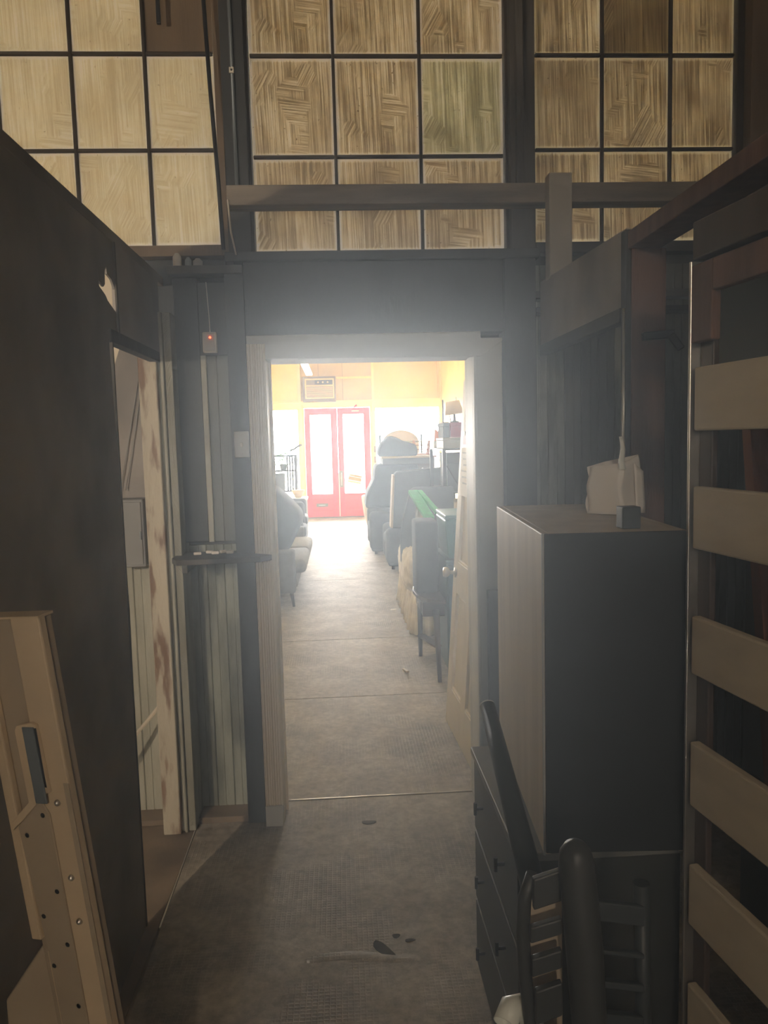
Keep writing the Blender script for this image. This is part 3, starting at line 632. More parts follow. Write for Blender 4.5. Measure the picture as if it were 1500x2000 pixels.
# ================================================================== LEANING CREAM BED RAIL (lower left)
bl = root('bed_rail', (-.5, 1.3, 0), 'cream painted wooden bed rail with bolts leaning at left partition', 'bed part')
P0 = Vector((-0.520, 1.235, 1.243)); P1 = Vector((-0.408, 1.278, 0.030))
ez = (P0-P1).normalized(); ex0 = Vector((0.93, -0.36, 0)); ex = (ex0 - ez*ex0.dot(ez)).normalized(); ey = ez.cross(ex)
Bm = Matrix((ex, ey, ez)).transposed().to_4x4(); Bm.translation = P0    # local z runs up the rail, x across, -y faces the corridor
LB = (P0-P1).length
def bp_(nm, x0, x1, y0, y1, z0, z1, mat, bev=.002, par=bl): return MB().box(x0, x1, y0, y1, z0, z1, bev).mtx(Bm).build(nm, mat, par)
bp_('board', -.085, .045, .004, .022, -LB, -.012, WHITEWD)
bp_('edge_strip', -.007, .050, -.012, .004, -LB, -.008, WHITEW, .003)
bp_('edge_strip', -.091, -.070, -.010, .004, -.58, -.10, WHITEW, .003); bp_('edge_strip', -.069, -.059, -.004, .004, -.578, -.36, WHITEW, .002)
bp_('edge_strip', -.064, -.053, -.008, .004, -LB, -.60, WHITEW, .002)
bp_('top_cap', -.085, .050, -.012, .022, -.0115, -.007, WHITEW, .001)
bp_('corner_strip', .041, .0515, -.014, -.0125, -LB, -.285, WHITEWD, .0005)
for z in (-.32, -.452, -.531): MB().lathe([(.0055, 0), (.005, .0035), (.002, .006), (0, .0065)], (0, 0, 0), 12, Matrix.Rotation(PI/2, 4, 'X')).mtx(Bm @ Matrix.Translation((.022, -.012, z))).build('bolt', STEEL, bl)
bk = MB().prism([(-.031, -.195), (-.026, -.186), (.004, -.181), (.013, -.185), (.015, -.30), (-.016, -.305), (-.016, -.322), (-.050, -.352), (-.068, -.365), (-.075, -.372), (-.075, -.358), (-.030, -.318)], 'y', -.020, -.0125, .001).mtx(Bm).build('bracket_block', WHITEW, bl)
bp_('metal_plate', -.013, .0095, -.0225, -.0195, -.318, -.187, BLUEST, .001, bk); bp_('slot', .0098, .0135, -.0205, -.0195, -.290, -.189, BLACKP, 0, bk)
MB().prism([(-.066, -.366), (-.016, -.320), (-.007, -.320), (.004, -.34), (.002, -LB), (-.052, -LB), (-.053, -.6)], 'y', -.016, -.0122, .001).mtx(Bm).build('lower_block', WHITEWD, bl)
for x, z in ((-.010, -.342), (-.050, -.38), (-.010, -.478), (-.048, -.527), (-.009, -.575), (-.046, -.619), (-.010, -.69), (-.046, -.75)):
    MB().lathe([(.0045, 0), (.004, .0006)], (0, 0, 0), 10, Matrix.Rotation(PI/2, 4, 'X')).mtx(Bm @ Matrix.Translation((x, -.0161, z))).build('screw_hole', BLACKP, bl)
tag(MB().prism([(-.528, .655), (-.632, .508), (-.632, .20), (-.50, .36)], 'y', 1.335, 1.355, .003).build('crossing_board', WHITEWD), 'tan board crossing low behind the cream bed rail', 'board')

# ================================================================== RIGHT SIDE
ch = root('chest_of_drawers', (.36, 1.75, 0), 'low dark grey chest of drawers with bar pulls at right', 'chest')
box('carcass', .352, .68, 1.48, 2.02, 0.02, .632, CHEST, ch, .003)
box('top', .334, .69, 1.472, 2.028, .632, .65, CHESTTOP, ch, .003)
for nm, z0, z1 in (('top', .43, .62), ('mid', .23, .42), ('low', .035, .22)):
    d = box('drawer', .340, .353, 1.492, 2.008, z0, z1, CHEST, ch, .003)
    for y in (1.62, 1.88):
        k = MB(); k.tube([(.340, y, (z0+z1)/2+.02), (.322, y, (z0+z1)/2+.02)], .004, 8); k.tube([(.320, y-.0, (z0+z1)/2+.036), (.320, y, (z0+z1)/2+.004)], .0045, 8)
        k.build('pull', BLACKM, d)
bx = root('tall_box_cabinet', (.5, 1.77, .65), 'tan sided black fronted cabinet standing on the dark chest', 'cabinet')
Kb = Matrix.Translation((.388, 1.46, .652)) @ Matrix.Rotation(-.063, 4, 'Z')
def kb_(nm, x0, x1, y0, y1, z0, z1, mat, bev=.002, par=bx): return MB().box(x0, x1, y0, y1, z0, z1, bev).mtx(Kb).build(nm, mat, par)
kb_('side_panel', 0, .014, .004, .625, 0, .655, TANVEN); kb_('side_panel', .272, .284, .004, .625, 0, .655, TANVEN)
kb_('front_panel', .004, .280, 0, .008, .004, .655, BLACKP)
kb_('top_panel', .014, .272, .008, .625, .640, .655, TANVEN); kb_('bottom_panel', .014, .272, .008, .625, 0, .014, TANVEN)
kb_('back_panel', .014, .272, .615, .625, .014, .64, TANVEN)
kb_('edge_banding', -.001, .003, 0, .006, 0, .656, GREYB, .0005)
tag(MB().box(.556, .594, 1.485, 1.52, 1.3085, 1.352, .002).build('black_block', BLACKPL), 'small black cube on the front edge of the cabinet', 'block')
bag = root('paper_bag', (.66, 1.76, 1.308), 'crumpled white paper bag with pale plastic twist on the cabinet', 'bag')
BC = [(.590, 1.80), (.648, 1.735), (.706, 1.775), (.650, 1.845)]; BT = [1.420, 1.430, 1.447, 1.43]
def bagf(u, v):
    k = min(3, int(u*4)); f = u*4-k; a, b = BC[k], BC[(k+1) % 4]
    cxy = Vector((.648, 1.79)); p = Vector(a).lerp(Vector(b), f); p = cxy+(p-cxy)*(1.03-.05*v+.02*math.sin(6*v+k*2))
    return Vector((p.x+.004*math.sin(v*8+k), p.y, 1.309+v*((1-f)*BT[k]+f*BT[(k+1) % 4]-1.309)))
MB().grid(bagf, 32, 10).build('bag_body', PAPER, bag, .001)
MB().grid(lambda u, v: Vector((.690+u*.026-.006*v, 1.755+.008*u, 1.300+.010+v*.118-.02*u*v)), 3, 6).build('side_flap', PAPER, bag, .001)
MB().grid(lambda u, v: Vector((.640+u*.016*(1-.5*v), 1.728+.006*math.sin(v*7), 1.415+v*.075)), 3, 8).build('plastic_twist', WHITEPL, bag, .001)

pp = root('black_pipe', (.32, 1.3, 0), 'long black tube leaning up beside the dark chest', 'pipe')
T, Q = Vector((.306, 1.62, .912)), Vector((.322, 1.28, .690))
d = (Q-T).normalized(); n = 16
mb = MB(); mb.tube([T, T+(Q-T)*.5, Q, T+(Q-T)*1.12], [.0150, .0185, .0215, .023], 20, False); mb.build('outer_tube', BLACKPL, pp, .003)
mb = MB(); x_ = d.orthogonal().normalized(); y_ = d.cross(x_)
mb.tube([T-d*.001+.0150*(math.cos(a)*x_+math.sin(a)*y_) for a in [2*PI*k/20 for k in range(21)]], .0017, 6, False); mb.build('bright_rim', PAPER, pp)

# ladder-back chair in the shade
cr = root('ladder_back_chair', (.36, 1.2, 0), 'dark charcoal slatted chair with rounded post by the chest', 'chair')
mb = MB(); mb.tube([(.405, 1.16, 0), (.392, 1.18, .45), (.383, 1.19, .64), (.373, 1.20, .785), (.371, 1.20, .808), (.3705, 1.20, .822), (.370, 1.20, .828)], [.026, .028, .031, .030, .026, .016, .003], 18); mb.build('post', CHAIRM, cr)
mb = MB(); mb.tube([(.33, 1.24, 0), (.310, 1.25, .42), (.296, 1.25, .56), (.293, 1.25, .64), (.297, 1.25, .70), (.312, 1.25, .742)], [.012]*6, 12); mb.build('bent_post', CHAIRM, cr)
for z0, z1, xl in ((.700, .756, .306), (.640, .669, .300), (.578, .612, .302), (.490, .552, .308), (.40, .465, .31)):
    MB().prism([(xl, z0-.008), (.355, z0+.006), (.355, z1+.006), (xl, z1-.008)], 'y', 1.222, 1.236, .003).build('back_slat', CHAIRM, cr)
    MB().prism([(.395, z0-.03), (.50, z0-.05), (.50, z1-.07), (.395, z1-.05)], 'y', 1.222, 1.236, .003).build('back_slat', BLACKPL, cr)
mb = MB(); mb.tube([(.51, 1.24, 0), (.505, 1.24, .45), (.50, 1.24, .72)], .014, 12); mb.build('post', BLACKPL, cr)
box('seat', .31, .52, .90, 1.20, .40, .425, CHAIRM, cr, .006)
for x in (.325, .505): MB().tube([(x, .92, .40), (x, .90, 0)], .012, 10).build('leg', BLACKPL, cr)
for o in cr.children:
    w = wm(o).translation.copy()
    for v in o.data.vertices:
        p = v.co + w; q = Vector((p.x*.94, p.y*.94, 1.5+(p.z-1.5)*.94 if p.z > .3 else p.z)); v.co = q - w
tag(MB().box(.293, .350, 1.205, 1.212, .45, .72, .002).build('pale_card', TANVEN), 'pale card seen through the gaps of the dark chair', 'card')
wt = root('white_tube', (.27, 1.15, .5), 'short white plastic elbow tube low beside the dark chair', 'tube')
mb = MB(); mb.tube([(.247, 1.19, .515), (.262, 1.21, .528), (.282, 1.215, .527), (.296, 1.21, .51), (.302, 1.20, .45)], [.020, .020, .020, .020, .020], 16, False); mb.build('elbow', WHITEPL, wt, .002)
MB().lathe([(.0225, -.004), (.0225, .004)], (.302, 1.20, .45), 16).build('collar', WHITEPL, wt)

# slatted frame at the far right
sf = root('slatted_frame', (.655, 1.4, 0), 'tall frame of wide tan slats standing at right of corridor', 'frame')
ang = math.radians(7.1); dv = Vector((math.sin(ang), -math.cos(ang), 0))
A2 = Matrix((dv, Vector((-dv.y, dv.x, 0)), Vector((0, 0, 1)))).transposed().to_4x4(); A2.translation = Vector((.656, 1.400, 0))
# local x runs towards the camera along the slats, local y points to the right of the corridor
def sp2(nm, x0, x1, y0, y1, z0, z1, mat, bev=.003): return MB().box(x0, x1, y0, y1, z0, z1, bev).mtx(A2).build(nm, mat, sf)
for zt, zb in ((1.615, 1.499), (1.396, 1.279), (1.150, 1.038), (.904, .776), (.656, .532), (.408, .285), (.165, .045)):
    sp2('slat', 0.004, 1.15, 0, .020, zb, zt, SLAT, .004)
sp2('stile', -.010, .030, .0205, .034, 0, 1.80, DKWOOD)
sp2('stile', 1.10, 1.15, .0205, .05, 0, 1.80, DKWOOD)
sp2('edge_strip', -.016, -.009, .000, .034, 0, 1.808, STEEL, .001)
sp2('head_board', -.009, .055, .000, .019, 1.66, 1.80, REDW)
sp2('cap_board', -.009, 1.15, .002, .030, 1.81, 1.878, DKWOOD)
sp2('top_rail', .056, 1.15, .000, .019, 1.745, 1.80, REDW)
hk = root('wall_hook', (.9, 2.04, 1.74), 'black metal bracket on the reddish stud beside cabinet', 'bracket')
MB().bar((.815, 2.035, 1.752), (.900, 2.035, 1.757), .018, .022, .003).build('bar', BLACKM, hk); MB().bar((.890, 2.03, 1.755), (.915, 2.02, 1.715), .018, .02, .003).build('tip', BLACKM, hk)

# ================================================================== FRONT ROOM FURNITURE
def legs(r, pts, h, ra=.022, rb=.012, mat=DKWOOD, splay=0.0):
    for x, y, sx, sy in pts: MB().tube([(x, y, h), (x+sx*splay, y+sy*splay, 0)], [ra, rb], 12).build('leg', mat, r)
# sofa on the left
sf2 = root('sofa', (-.85, 7.8, 0), 'grey two seat sofa with tapered legs on left of shop', 'sofa')
MB().box(-1.35, -.432, 6.86, 7.00, .13, .52, .025, 3).build('arm', SOFA, sf2, smooth=True); MB().box(-1.35, -.432, 8.75, 8.89, .13, .52, .025, 3).build('arm', SOFA, sf2, smooth=True)
MB().box(-1.35, -.42, 7.00, 8.75, .16, .29, .02, 3).build('base', SOFAC, sf2, smooth=True)
for y0, y1 in ((7.01, 7.86), (7.88, 8.74)): MB().box(-1.15, -.335, y0, y1, .285, .415, .05, 4).build('seat_cushion', SOFAC, sf2, smooth=True)
MB().box(-1.40, -1.14, 7.00, 8.75, .25, .82, .05, 4).build('backrest', SOFA, sf2, smooth=True)
legs(sf2, ((-.475, 6.93, 1, -1), (-1.30, 6.93, -1, -1), (-.475, 8.80, 1, 1), (-1.30, 8.80, -1, 1)), .14, .02, .011, DKWOOD, .02)
pd = MB().prism([(-1.12, .43), (-.56, .43), (-.50, .47), (-.385, .70), (-.39, .79), (-.545, .965), (-.70, 1.10), (-1.0, 1.22), (-1.12, 1.18)], 'y', 7.35, 7.95, .04, 3).build('big_cushion', CHARC, None, smooth=True)
tag(pd, 'large charcoal wedge cushion tilted on the grey sofa', 'cushion')
def armchair(name, x0, x1, y0, y1, face, mat, label, back=.95, arm=.56, seat=.40, cat='armchair', cush=None):
    """face -1 looks to -x, +1 looks to +x"""
    r = root(name, ((x0+x1)/2, (y0+y1)/2, 0), label, cat)
    xb = (x1-.22, x1) if face < 0 else (x0, x0+.22); xs = (x0, x1-.20) if face < 0 else (x0+.20, x1)
    MB().box(x0+.02, x1-.02, y0+.02, y1-.02, .04, .26, .03, 3).build('base', mat, r, smooth=True)
    for a, b in ((y0, y0+.17), (y1-.17, y1)): MB().box(x0, x1-.03, a, b, .06, arm, .06, 4).build('arm', mat, r, smooth=True)
    MB().box(xs[0], xs[1], y0+.17, y1-.17, .25, seat, .05, 4).build('seat_cushion', cush or mat, r, smooth=True)
    MB().box(xb[0], xb[1], y0+.19, y1-.19, .25, back, .07, 4).build('backrest', mat, r, smooth=True)
    for x in (x0+.08, x1-.08):
        for y in (y0+.08, y1-.08): MB().tube([(x, y, .06), (x, y, 0)], .02, 8).build('foot', DKWOOD, r)
    return r
armchair('armchair', -1.30, -.46, 9.75, 10.55, 1, SLATEF, 'slate armchair behind the grey sofa on left', .80, .50)
armchair('armchair', -1.35, -.50, 11.1, 11.9, 1, CHARC, 'charcoal armchair farthest down the left side', .92, .62)
tb = root('side_table', (-.75, 13.2, 0), 'small white topped table by the left shop window', 'table')
box('top', -1.02, -.565, 12.95, 13.4, .50, .535, PAPER, tb, .006)
for x in (-.98, -.60):
    for y in (13.0, 13.35): box('leg', x-.02, x+.02, y-.02, y+.02, 0, .50, GREYB, tb)
rk = root('bakers_rack', (-.95, 13.75, 0), 'black metal plant rack in front of left shop window', 'rack')
for x in (-1.17, -.77):
    for y in (13.6, 13.9): MB().tube([(x, y, 0), (x, y, 1.26)], .020, 8).build('post', BLACKM, rk)
for z in (.30, .62, .98, 1.24):
    MB().tube([(-1.17, 13.6, z), (-.77, 13.6, z), (-.77, 13.9, z), (-1.17, 13.9, z), (-1.17, 13.6, z)], .014, 6).build('shelf_ring', BLACKM, rk)
for k in range(4): MB().tube([(-.92+k*.045, 13.6, .62), (-.92+k*.045, 13.6, 1.24)], .015, 6).build('bar', BLACKM, rk)
box('shelf', -1.17, -.77, 13.6, 13.9, .985, .995, BLACKM, rk, 0); box('shelf', -1.17, -.77, 13.6, 13.9, .625, .635, BLACKM, rk, 0)
pl = root('potted_plant', (-1.0, 13.75, 1.0), 'green leafy plant in slate pot on the black rack', 'plant')
MB().lathe([(.05, 0), (.07, .09), (.075, .10), (.06, .10)], (-1.0, 13.75, .996), 14).build('pot', SLATEF, pl)
lf = MB()
for k in range(150):
    a = random.uniform(0, 2*PI); rr = random.uniform(.02, .20); z = 1.14+random.uniform(-.07, .15)
    c = Vector((-1.0+rr*math.cos(a), 13.75+rr*.7*math.sin(a), z)); L_ = random.uniform(.07, .11)
    dd = Vector((math.cos(a), math.sin(a), random.uniform(-.4, .4))).normalized(); ss = dd.cross(Vector((0, 0, 1))).normalized()*L_*.35
    vs = [lf.bm.verts.new(q) for q in (c, c+dd*L_*.5+ss+Vector((0, 0, .008)), c+dd*L_, c+dd*L_*.5-ss+Vector((0, 0, .008)))]
    lf.bm.faces.new(vs)
lf.build('foliage', LEAF, pl)
box('planter_box', -1.14, -.98, 13.62, 13.88, .64, .93, SLATEF, rk, .006)
tag(MB().lathe([(.05, 0), (.10, .08), (.11, .13), (.10, .13)], (-.72, 13.15, .536), 16).build('wicker_bowl', TANF), 'tan wicker bowl on the small white topped table', 'bowl')
hk2 = root('wall_lantern', (-.80, 14.75, 1.36), 'dark iron bracket on the post beside left window', 'bracket')
MB().tube([(-.73, 14.87, 1.42), (-.78, 14.75, 1.40), (-.86, 14.70, 1.34), (-.92, 14.70, 1.33)], .02, 8).build('arm', BLACKM, hk2)
MB().lathe([(.02, 0), (.035, .03), (.02, .05)], (-.92, 14.70, 1.30), 10).build('cup', BLACKM, hk2)

# right side, from the door inwards
tt = root('end_table', (.54, 4.95, 0), 'small dark half round end table with splayed legs', 'table')
MB().prism([(.64, 4.72), (.60, 4.72), (.53, 4.80), (.475, 4.95), (.465, 5.10), (.48, 5.24), (.64, 5.24)], 'z', .452, .475, .004).build('top', DKWOOD, tt)
box('apron', .50, .64, 4.80, 5.22, .36, .452, DKWOOD, tt); box('drawer', .494, .501, 4.88, 5.14, .375, .44, DKWOOD, tt); 
MB().tube([(.494, 5.0, .41), (.482, 5.0, .41)], .008, 8).build('knob', STEEL, tt)
MB().tube([(.585, 4.80, .40), (.578, 4.68, .20), (.572, 4.57, 0)], [.022, .018, .012], 10).build('leg', DKWOOD, tt)
MB().tube([(.52, 5.18, .40), (.515, 5.16, 0)], [.02, .014], 10).build('leg', DKWOOD, tt)
MB().bar((.60, 4.85, .15), (.52, 5.15, .15), .05, .014).build('stretcher', DKWOOD, tt)
tag(MB().box(.478, .63, 4.97, 5.22, .4765, .955, .02, 3).build('upright_case', SLATEF, None, smooth=True), 'grey padded case standing on the dark end table', 'case')
td = root('teal_cabinet', (.75, 5.0, 0), 'dark teal low cabinet behind the open door', 'cabinet')
box('body', .645, 1.1, 4.72, 5.25, .03, .72, TEALD, td, .006); box('top', .64, 1.105, 4.71, 5.255, .72, .735, TEALD, td)
for x0, x1 in ((.655, .87), (.875, 1.09)): dd_ = box('door', x0, x1, 4.708, 4.722, .06, .70, TEALD, td); box('handle', x1-.03 if x0 < .8 else x0+.02, x1-.02 if x0 < .8 else x0+.03, 4.695, 4.71, .36, .46, STEEL, dd_)
for x in (.67, 1.07):
    for y in (4.75, 5.22): box('foot', x-.02, x+.02, y-.02, y+.02, 0, .03, DKWOOD, td, 0)
to = root('storage_tote', (.8, 4.95, .736), 'teal plastic storage tote on top of dark teal cabinet', 'tote')
MB().prism([(.665, .736), (1.06, .736), (1.08, .985), (.645, .985)], 'y', 4.75, 5.20, .012).build('bin', TEAL, to)
box('lid', .647, 1.09, 4.74, 5.21, .986, 1.012, TEAL, to, .006); box('face_rib', .70, 1.03, 4.742, 4.75, .78, .95, TEAL, to, .003)
# slipcovered armchair with pleated skirt
sc = root('slipcover_armchair', (.85, 6.4, 0), 'beige slipcovered armchair with pleated skirt on right', 'armchair')
def skirt(u, v):
    if u < .35: y = 5.70; x = .98-(.98-.54)*(u/.35)
    else: y = 5.70+(u-.35)/.65*1.4; x = .54
    w = .018*math.sin(u*120)*(1-v)+.006*math.sin(u*47); fl_ = .035*(1-v)
    return Vector((x-(w+fl_ if u >= .35 else 0), y-(w+fl_ if u < .35 else 0), .01+v*.30))
MB().grid(skirt, 180, 5).build('skirt', BEIGE, sc, .004)
MB().box(.56, .97, 5.72, 7.1, .05, .32, .03, 3).build('base', BEIGE, sc, smooth=True)
def puff(x0, x1, y0, y1, z0, z1, nm, mat, par):
    cx, cyy, cz = (x0+x1)/2, (y0+y1)/2, (z0+z1)/2; hx, hy, hz = (x1-x0)/2, (y1-y0)/2, (z1-z0)/2
    def f(u, v):
        th, ph = 2*PI*u, PI*(v-.5)
        sg = lambda q, e: math.copysign(abs(q)**e, q)
        k = 1+.03*math.sin(9*th+4*ph)+.02*math.sin(17*ph)
        return Vector((cx+k*hx*sg(math.cos(ph), .55)*sg(math.cos(th), .55), cyy+k*hy*sg(math.cos(ph), .55)*sg(math.sin(th), .55), cz+k*hz*sg(math.sin(ph), .7)))
    return MB().grid(f, 40, 24).build(nm, mat, par)
puff(.475, .70, 5.85, 6.75, .27, .62, 'arm', BEIGE, sc); puff(.82, 1.0, 5.9, 6.85, .27, .60, 'arm', BEIGE, sc)
puff(.60, .92, 5.80, 6.85, .28, .46, 'seat_cushion', BEIGE, sc); puff(.58, .98, 6.87, 7.15, .27, .85, 'backrest', BEIGE, sc)
# dark leaning headboard, green roll, white sheet
tag(MB().prism([(.475, .48), (.475, .70), (.50, .85), (.565, 1.08), (.60, 1.10), (.92, 1.10), (.92, .48)], 'y', 6.20, 6.26, .012).build('dark_headboard', SLATEF, None), 'dark padded headboard standing on the beige armchair', 'headboard')
gw = root('gift_wrap', (.68, 5.6, .96), 'green wrapped package with white paper lying on furniture', 'package')
MB().bar((.560, 5.95, 1.085), (.650, 5.60, .905), .075, .03, .006).build('green_roll', GREEN, gw); MB().bar((.612, 5.95, 1.083), (.712, 5.62, .945), .04, .03, .006).build('green_roll', GREEN, gw)
MB().grid(lambda u, v: Vector((.575+u*.05+.02*v, 5.93+.03*math.sin(u*4), .88+v*.18-.09*u*(1-v))), 5, 5).build('white_sheet', PAPER, gw, .003)
# shelving
she = root('metal_shelving', (1.3, 8.5, 0), 'black metal shelving loaded with boxes along right wall', 'shelving')
for x in (1.012, 1.58):
    for y in (7.42, 8.45): box('post', x-.017, x+.017, y-.02, y+.02, 0, 1.37, BLACKM, she)
MB().tube([(1.02, 7.5, 1.385), (1.02, 7.5, 1.86)], .007, 6).build('rod', BLACKM, she)
for z in (.15, .55, .95, 1.37): box('shelf', .995, 1.60, 7.40, 8.47, z, z+.015, BLACKM, she)
MB().bar((1.03, 7.395, 1.22), (1.56, 7.395, .32), .034, .012).build('brace', BLACKM, she); MB().bar((1.03, 7.385, .66), (1.56, 7.385, .08), .034, .012).build('brace', BLACKM, she)
def crate(name, x0, x1, y0, y1, z0, z1, mat, label, cat='box', lid=True):
    r = root(name, ((x0+x1)/2, (y0+y1)/2, z0), label, cat)
    h = z1-z0
    box('body', x0+.004, x1-.004, y0+.004, y1-.004, z0+.0005, z1-(h*.25 if lid else 0), mat, r, .004)
    if lid: box('lid', x0, x1, y0, y1, z1-h*.25, z1, mat, r, .004)
    return r
crate('flat_box', 1.003, 1.48, 7.42, 7.95, 1.3855, 1.491, GREYB, 'flat grey box on top shelf of metal shelving')
crate('grey_carton', 1.016, 1.078, 7.45, 7.9, 1.4915, 1.639, SLATEF, 'narrow slate box beside the maroon box', 'box')
crate('maroon_box', 1.080, 1.42, 7.43, 7.9, 1.4915, 1.639, MAROON, 'maroon box under the tan shaded table lamp')
crate('dark_carton', 1.04, 1.48, 7.44, 7.95, .966, 1.34, SLATEF, 'dark slate carton on the second shelf of metal shelving', lid=True)
crate('wicker_hamper', 1.12, 1.48, 7.44, 7.9, .566, .86, TANF, 'tan wicker hamper on the third shelf of metal shelving', 'basket')
crate('white_carton', 1.05, 1.19, 8.0, 8.3, .566, .74, PAPER, 'white carton behind the tan wicker hamper')
lm = root('table_lamp', (1.15, 7.6, 1.64), 'table lamp with tilted tan shade on the maroon box', 'lamp')
MB().lathe([(.045, 0), (.045, .01), (.014, .02), (.011, .09)], (1.15, 7.62, 1.64), 14).build('base', DKWOOD, lm)
MB().lathe([(.095, 0), (.066, .131)], (1.15, 7.62, 1.722), 24, Matrix.Rotation(-.12, 4, 'Y')).build('shade', LAMPS, lm)
MB().tube([(1.17, 7.62, 1.84), (1.17, 7.62, 1.89)], .003, 6).build('finial', DKWOOD, lm)
MB().tube([(1.09, 7.56, 1.73), (1.105, 7.56, 1.645)], .004, 6).build('cord', DKWOOD, lm)
ob = root('orange_tray', (1.1, 8.2, 1.386), 'orange and white plastic ware stacked on far end of shelving', 'tray')
box('tray', 1.0, 1.18, 8.1, 8.4, 1.3855, 1.46, PAPER, ob, .006); MB().prism([(1.01, 1.46), (1.17, 1.46), (1.17, 1.66), (1.10, 1.66), (1.07, 1.55), (1.02, 1.59)], 'y', 8.15, 8.35, .004).build('ware', ORANGE, ob)
# dark armchair with upright mattress
armchair('armchair', .50, 1.25, 8.65, 9.40, -1, SLATEF, 'dark slate armchair supporting the upright mattress', .85, .48)
ma = root('mattress', (.9, 8.95, .49), 'slate mattress with tan edge standing on the dark armchair', 'mattress')
MB().prism([(.575, .485), (.605, 1.09), (.64, 1.125), (1.30, 1.17), (1.30, .485)], 'y', 8.63, 8.81, .012).build('body', SLATEF, ma)
MB().prism([(.552, .49), (.590, 1.09), (.612, 1.09), (.580, .49)], 'y', 8.61, 8.84, .006).build('tan_edge', TANF, ma)
# recliner with navy heap
rc = armchair('recliner', .36, 1.10, 9.85, 10.75, -1, CHARC, 'charcoal recliner with tall lumpy navy back on right', .56, .56)
for o in list(rc.children):
    if o.name.startswith('backrest'): bpy.data.objects.remove(o)
MB().prism([(.315, .60), (.335, .78), (.44, .98), (.45, 1.10), (.47, 1.165), (1.02, 1.165), (1.02, .60)], 'y', 9.95, 10.55, .04, 3).build('backrest', NAVY, rc)['label'] = 'sloping navy back'
bb = root('bench_top', (.87, 10.1, 1.165), 'brown bench top with pale edge laid on the navy recliner', 'table top')
box('apron', .55, 1.17, 9.80, 10.5, 1.167, 1.245, SLATEF, bb, .004); box('top', .535, 1.185, 9.77, 10.53, 1.245, 1.268, TANF, bb, .003)
nv = MB().prism([(.50, 1.27), (.505, 1.36), (.56, 1.46), (.66, 1.535), (.74, 1.51), (.82, 1.465), (.98, 1.42), (1.01, 1.36), (1.01, 1.27)], 'y', 9.9, 10.4, .03, 3).build('navy_cushion', NAVY, None, smooth=True)
tag(nv, 'lumpy navy cushion on the brown bench top', 'cushion')
dk = root('tall_dresser', (.95, 11.2, 0), 'tall dark wood dresser behind the recliner on right', 'dresser')
box('body', .64, 1.36, 10.98, 11.45, .03, 1.215, DKWOOD, dk); box('top', .60, 1.39, 10.95, 11.47, 1.215, 1.24, MIDWOOD, dk, .004)
for k in range(4):
    d_ = box('drawer', .66, 1.34, 10.965, 10.98, .10+k*.275, .355+k*.275, DKWOOD, dk, .003)
    for x in (.82, 1.18): MB().lathe([(.012, 0), (.016, .014), (0, .02)], (x, 10.965, .23+k*.275), 10, Matrix.Rotation(PI/2, 4, 'X')).build('knob', STEEL, d_)
hb = root('arched_headboard', (1.0, 12.5, 0), 'tan arched headboard with posts against right shop window', 'headboard')
MB().prism([(.70, .4)]+[(1.0-.30*math.cos(a), 1.42+.21*math.sin(a)) for a in [k*PI/16 for k in range(17)]]+[(1.30, .4)], 'y', 12.48, 12.52, .006).build('panel', TANF, hb)
for x in (.665, 1.341): MB().tube([(x, 12.5, 0), (x, 12.5, 1.56)], .016, 10).build('post', BLACKM, hb)
for z in (.42, 1.44): MB().tube([(.665, 12.47, z), (1.341, 12.47, z)], .012, 8).build('rail', GREYB, hb)
cs = root('wooden_stool', (1.2, 11.2, 1.24), 'small red brown wooden stool upturned on tall dresser', 'stool')
box('seat', 1.08, 1.32, 11.08, 11.32, 1.241, 1.27, MIDWOOD, cs, .004)
for k, (x, y) in enumerate(((1.11, 11.11), (1.29, 11.11), (1.11, 11.29), (1.29, 11.29))): MB().tube([(x, y, 1.27), (x+(x-1.2)*.25, y, 1.46)], [.014, .011], 8).build('leg', MIDWOOD, cs)
for z in (1.33, 1.39): MB().tube([(1.10, 11.11, z), (1.30, 11.11, z)], .008, 6).build('stretcher', MIDWOOD, cs)
tag(MB().lathe([(.05, 0), (.07, .02), (.075, .06), (.05, .10), (.03, .12), (.035, .15)], (.82, 11.2, 1.2405), 16).build('pewter_jug', GREYB), 'small grey jug on the tall dresser', 'jug')
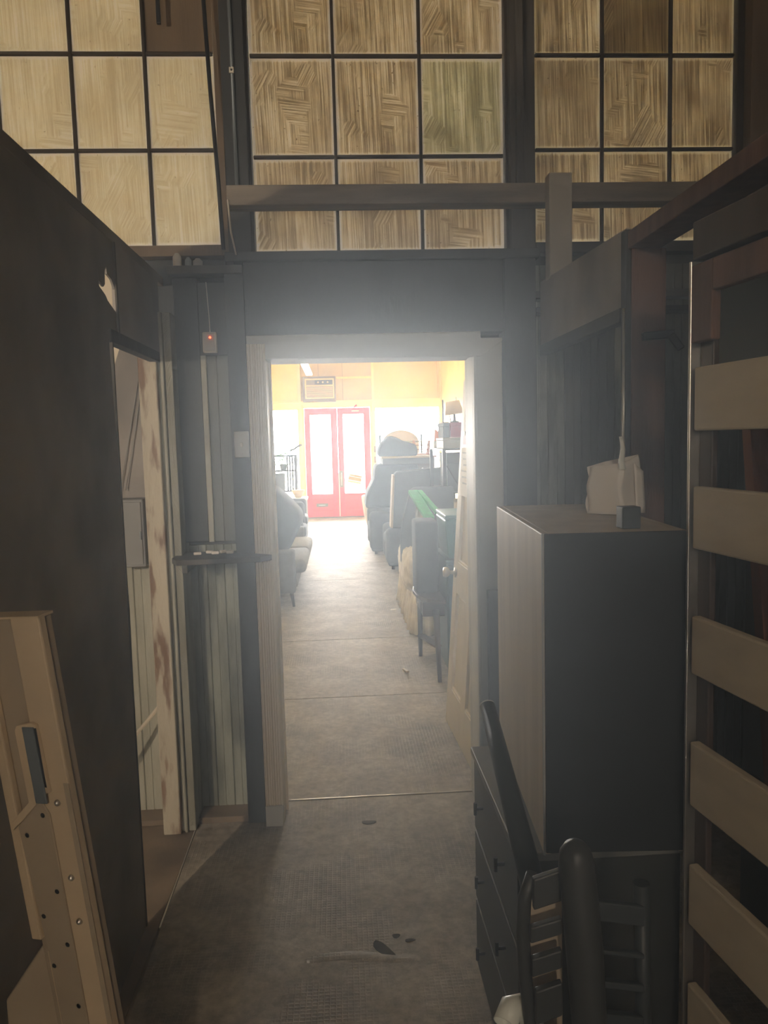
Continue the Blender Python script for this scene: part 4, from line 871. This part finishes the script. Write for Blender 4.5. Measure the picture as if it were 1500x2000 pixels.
bt = root('wicker_tub_chair', (.42, 12.2, 0), 'tan rounded wicker tub chair near the right red door', 'chair')
MB().lathe([(.20, .06), (.27, .35), (.30, .62), (.27, .64), (.24, .40), (.10, .38), (0, .38)], (.62, 11.9, 0), 20).build('tub', TANF, bt)
for a in range(4): MB().tube([(.62+.16*math.cos(a*PI/2+.7), 11.9+.16*math.sin(a*PI/2+.7), .07), (.62+.18*math.cos(a*PI/2+.7), 11.9+.18*math.sin(a*PI/2+.7), 0)], .014, 8).build('leg', DKWOOD, bt)
# debris on the shop floor
tag(MB().bar((.372, 4.86, .006), (.392, 4.78, .010), .018, .012, .003).build('cork', TANVEN), 'small brown scrap lying on shop floor near end table', 'scrap')
tag(MB().prism([(.40, 6.60), (.46, 6.62), (.455, 6.66), (.41, 6.65)], 'z', .0005, .003).build('paper_scrap', PAPER), 'white paper scrap on shop floor near beige skirt', 'scrap')
tag(MB().prism([(-.14, 2.09), (-.132, 2.088), (-.133, 2.10), (-.141, 2.10)], 'z', .0005, .003).build('paper_fleck', PAPER), 'white fleck on the dark corridor floor', 'scrap')

# ================================================================== HAZE volume added in the back room to imitate lens glare
hz = MB().box(-3.08, 1.88, -2.95, 2.90, 0.02, 3.72).build('haze', DARKWALL)
hm = bpy.data.materials.new('lens_glare_haze'); t, N, L = nt(hm); N.remove(N['Principled BSDF'])
vs = N.new('ShaderNodeVolumeScatter'); vs.inputs['Color'].default_value = (0.80, 0.92, 1.0, 1); vs.inputs['Density'].default_value = 0.018; vs.inputs['Anisotropy'].default_value = 0.88
v2 = N.new('ShaderNodeVolumeScatter'); v2.inputs['Color'].default_value = (0.84, 0.93, 1.0, 1); v2.inputs['Density'].default_value = 0.108; v2.inputs['Anisotropy'].default_value = 0.76
av = N.new('ShaderNodeAddShader'); L.new(vs.outputs[0], av.inputs[0]); L.new(v2.outputs[0], av.inputs[1])
L.new(av.outputs[0], N['Material Output'].inputs['Volume'])
hz.data.materials.clear(); hz.data.materials.append(hm)
hz['kind'] = 'stuff'; tag(hz, 'added haze volume imitating lens glare around the doorway', 'haze')
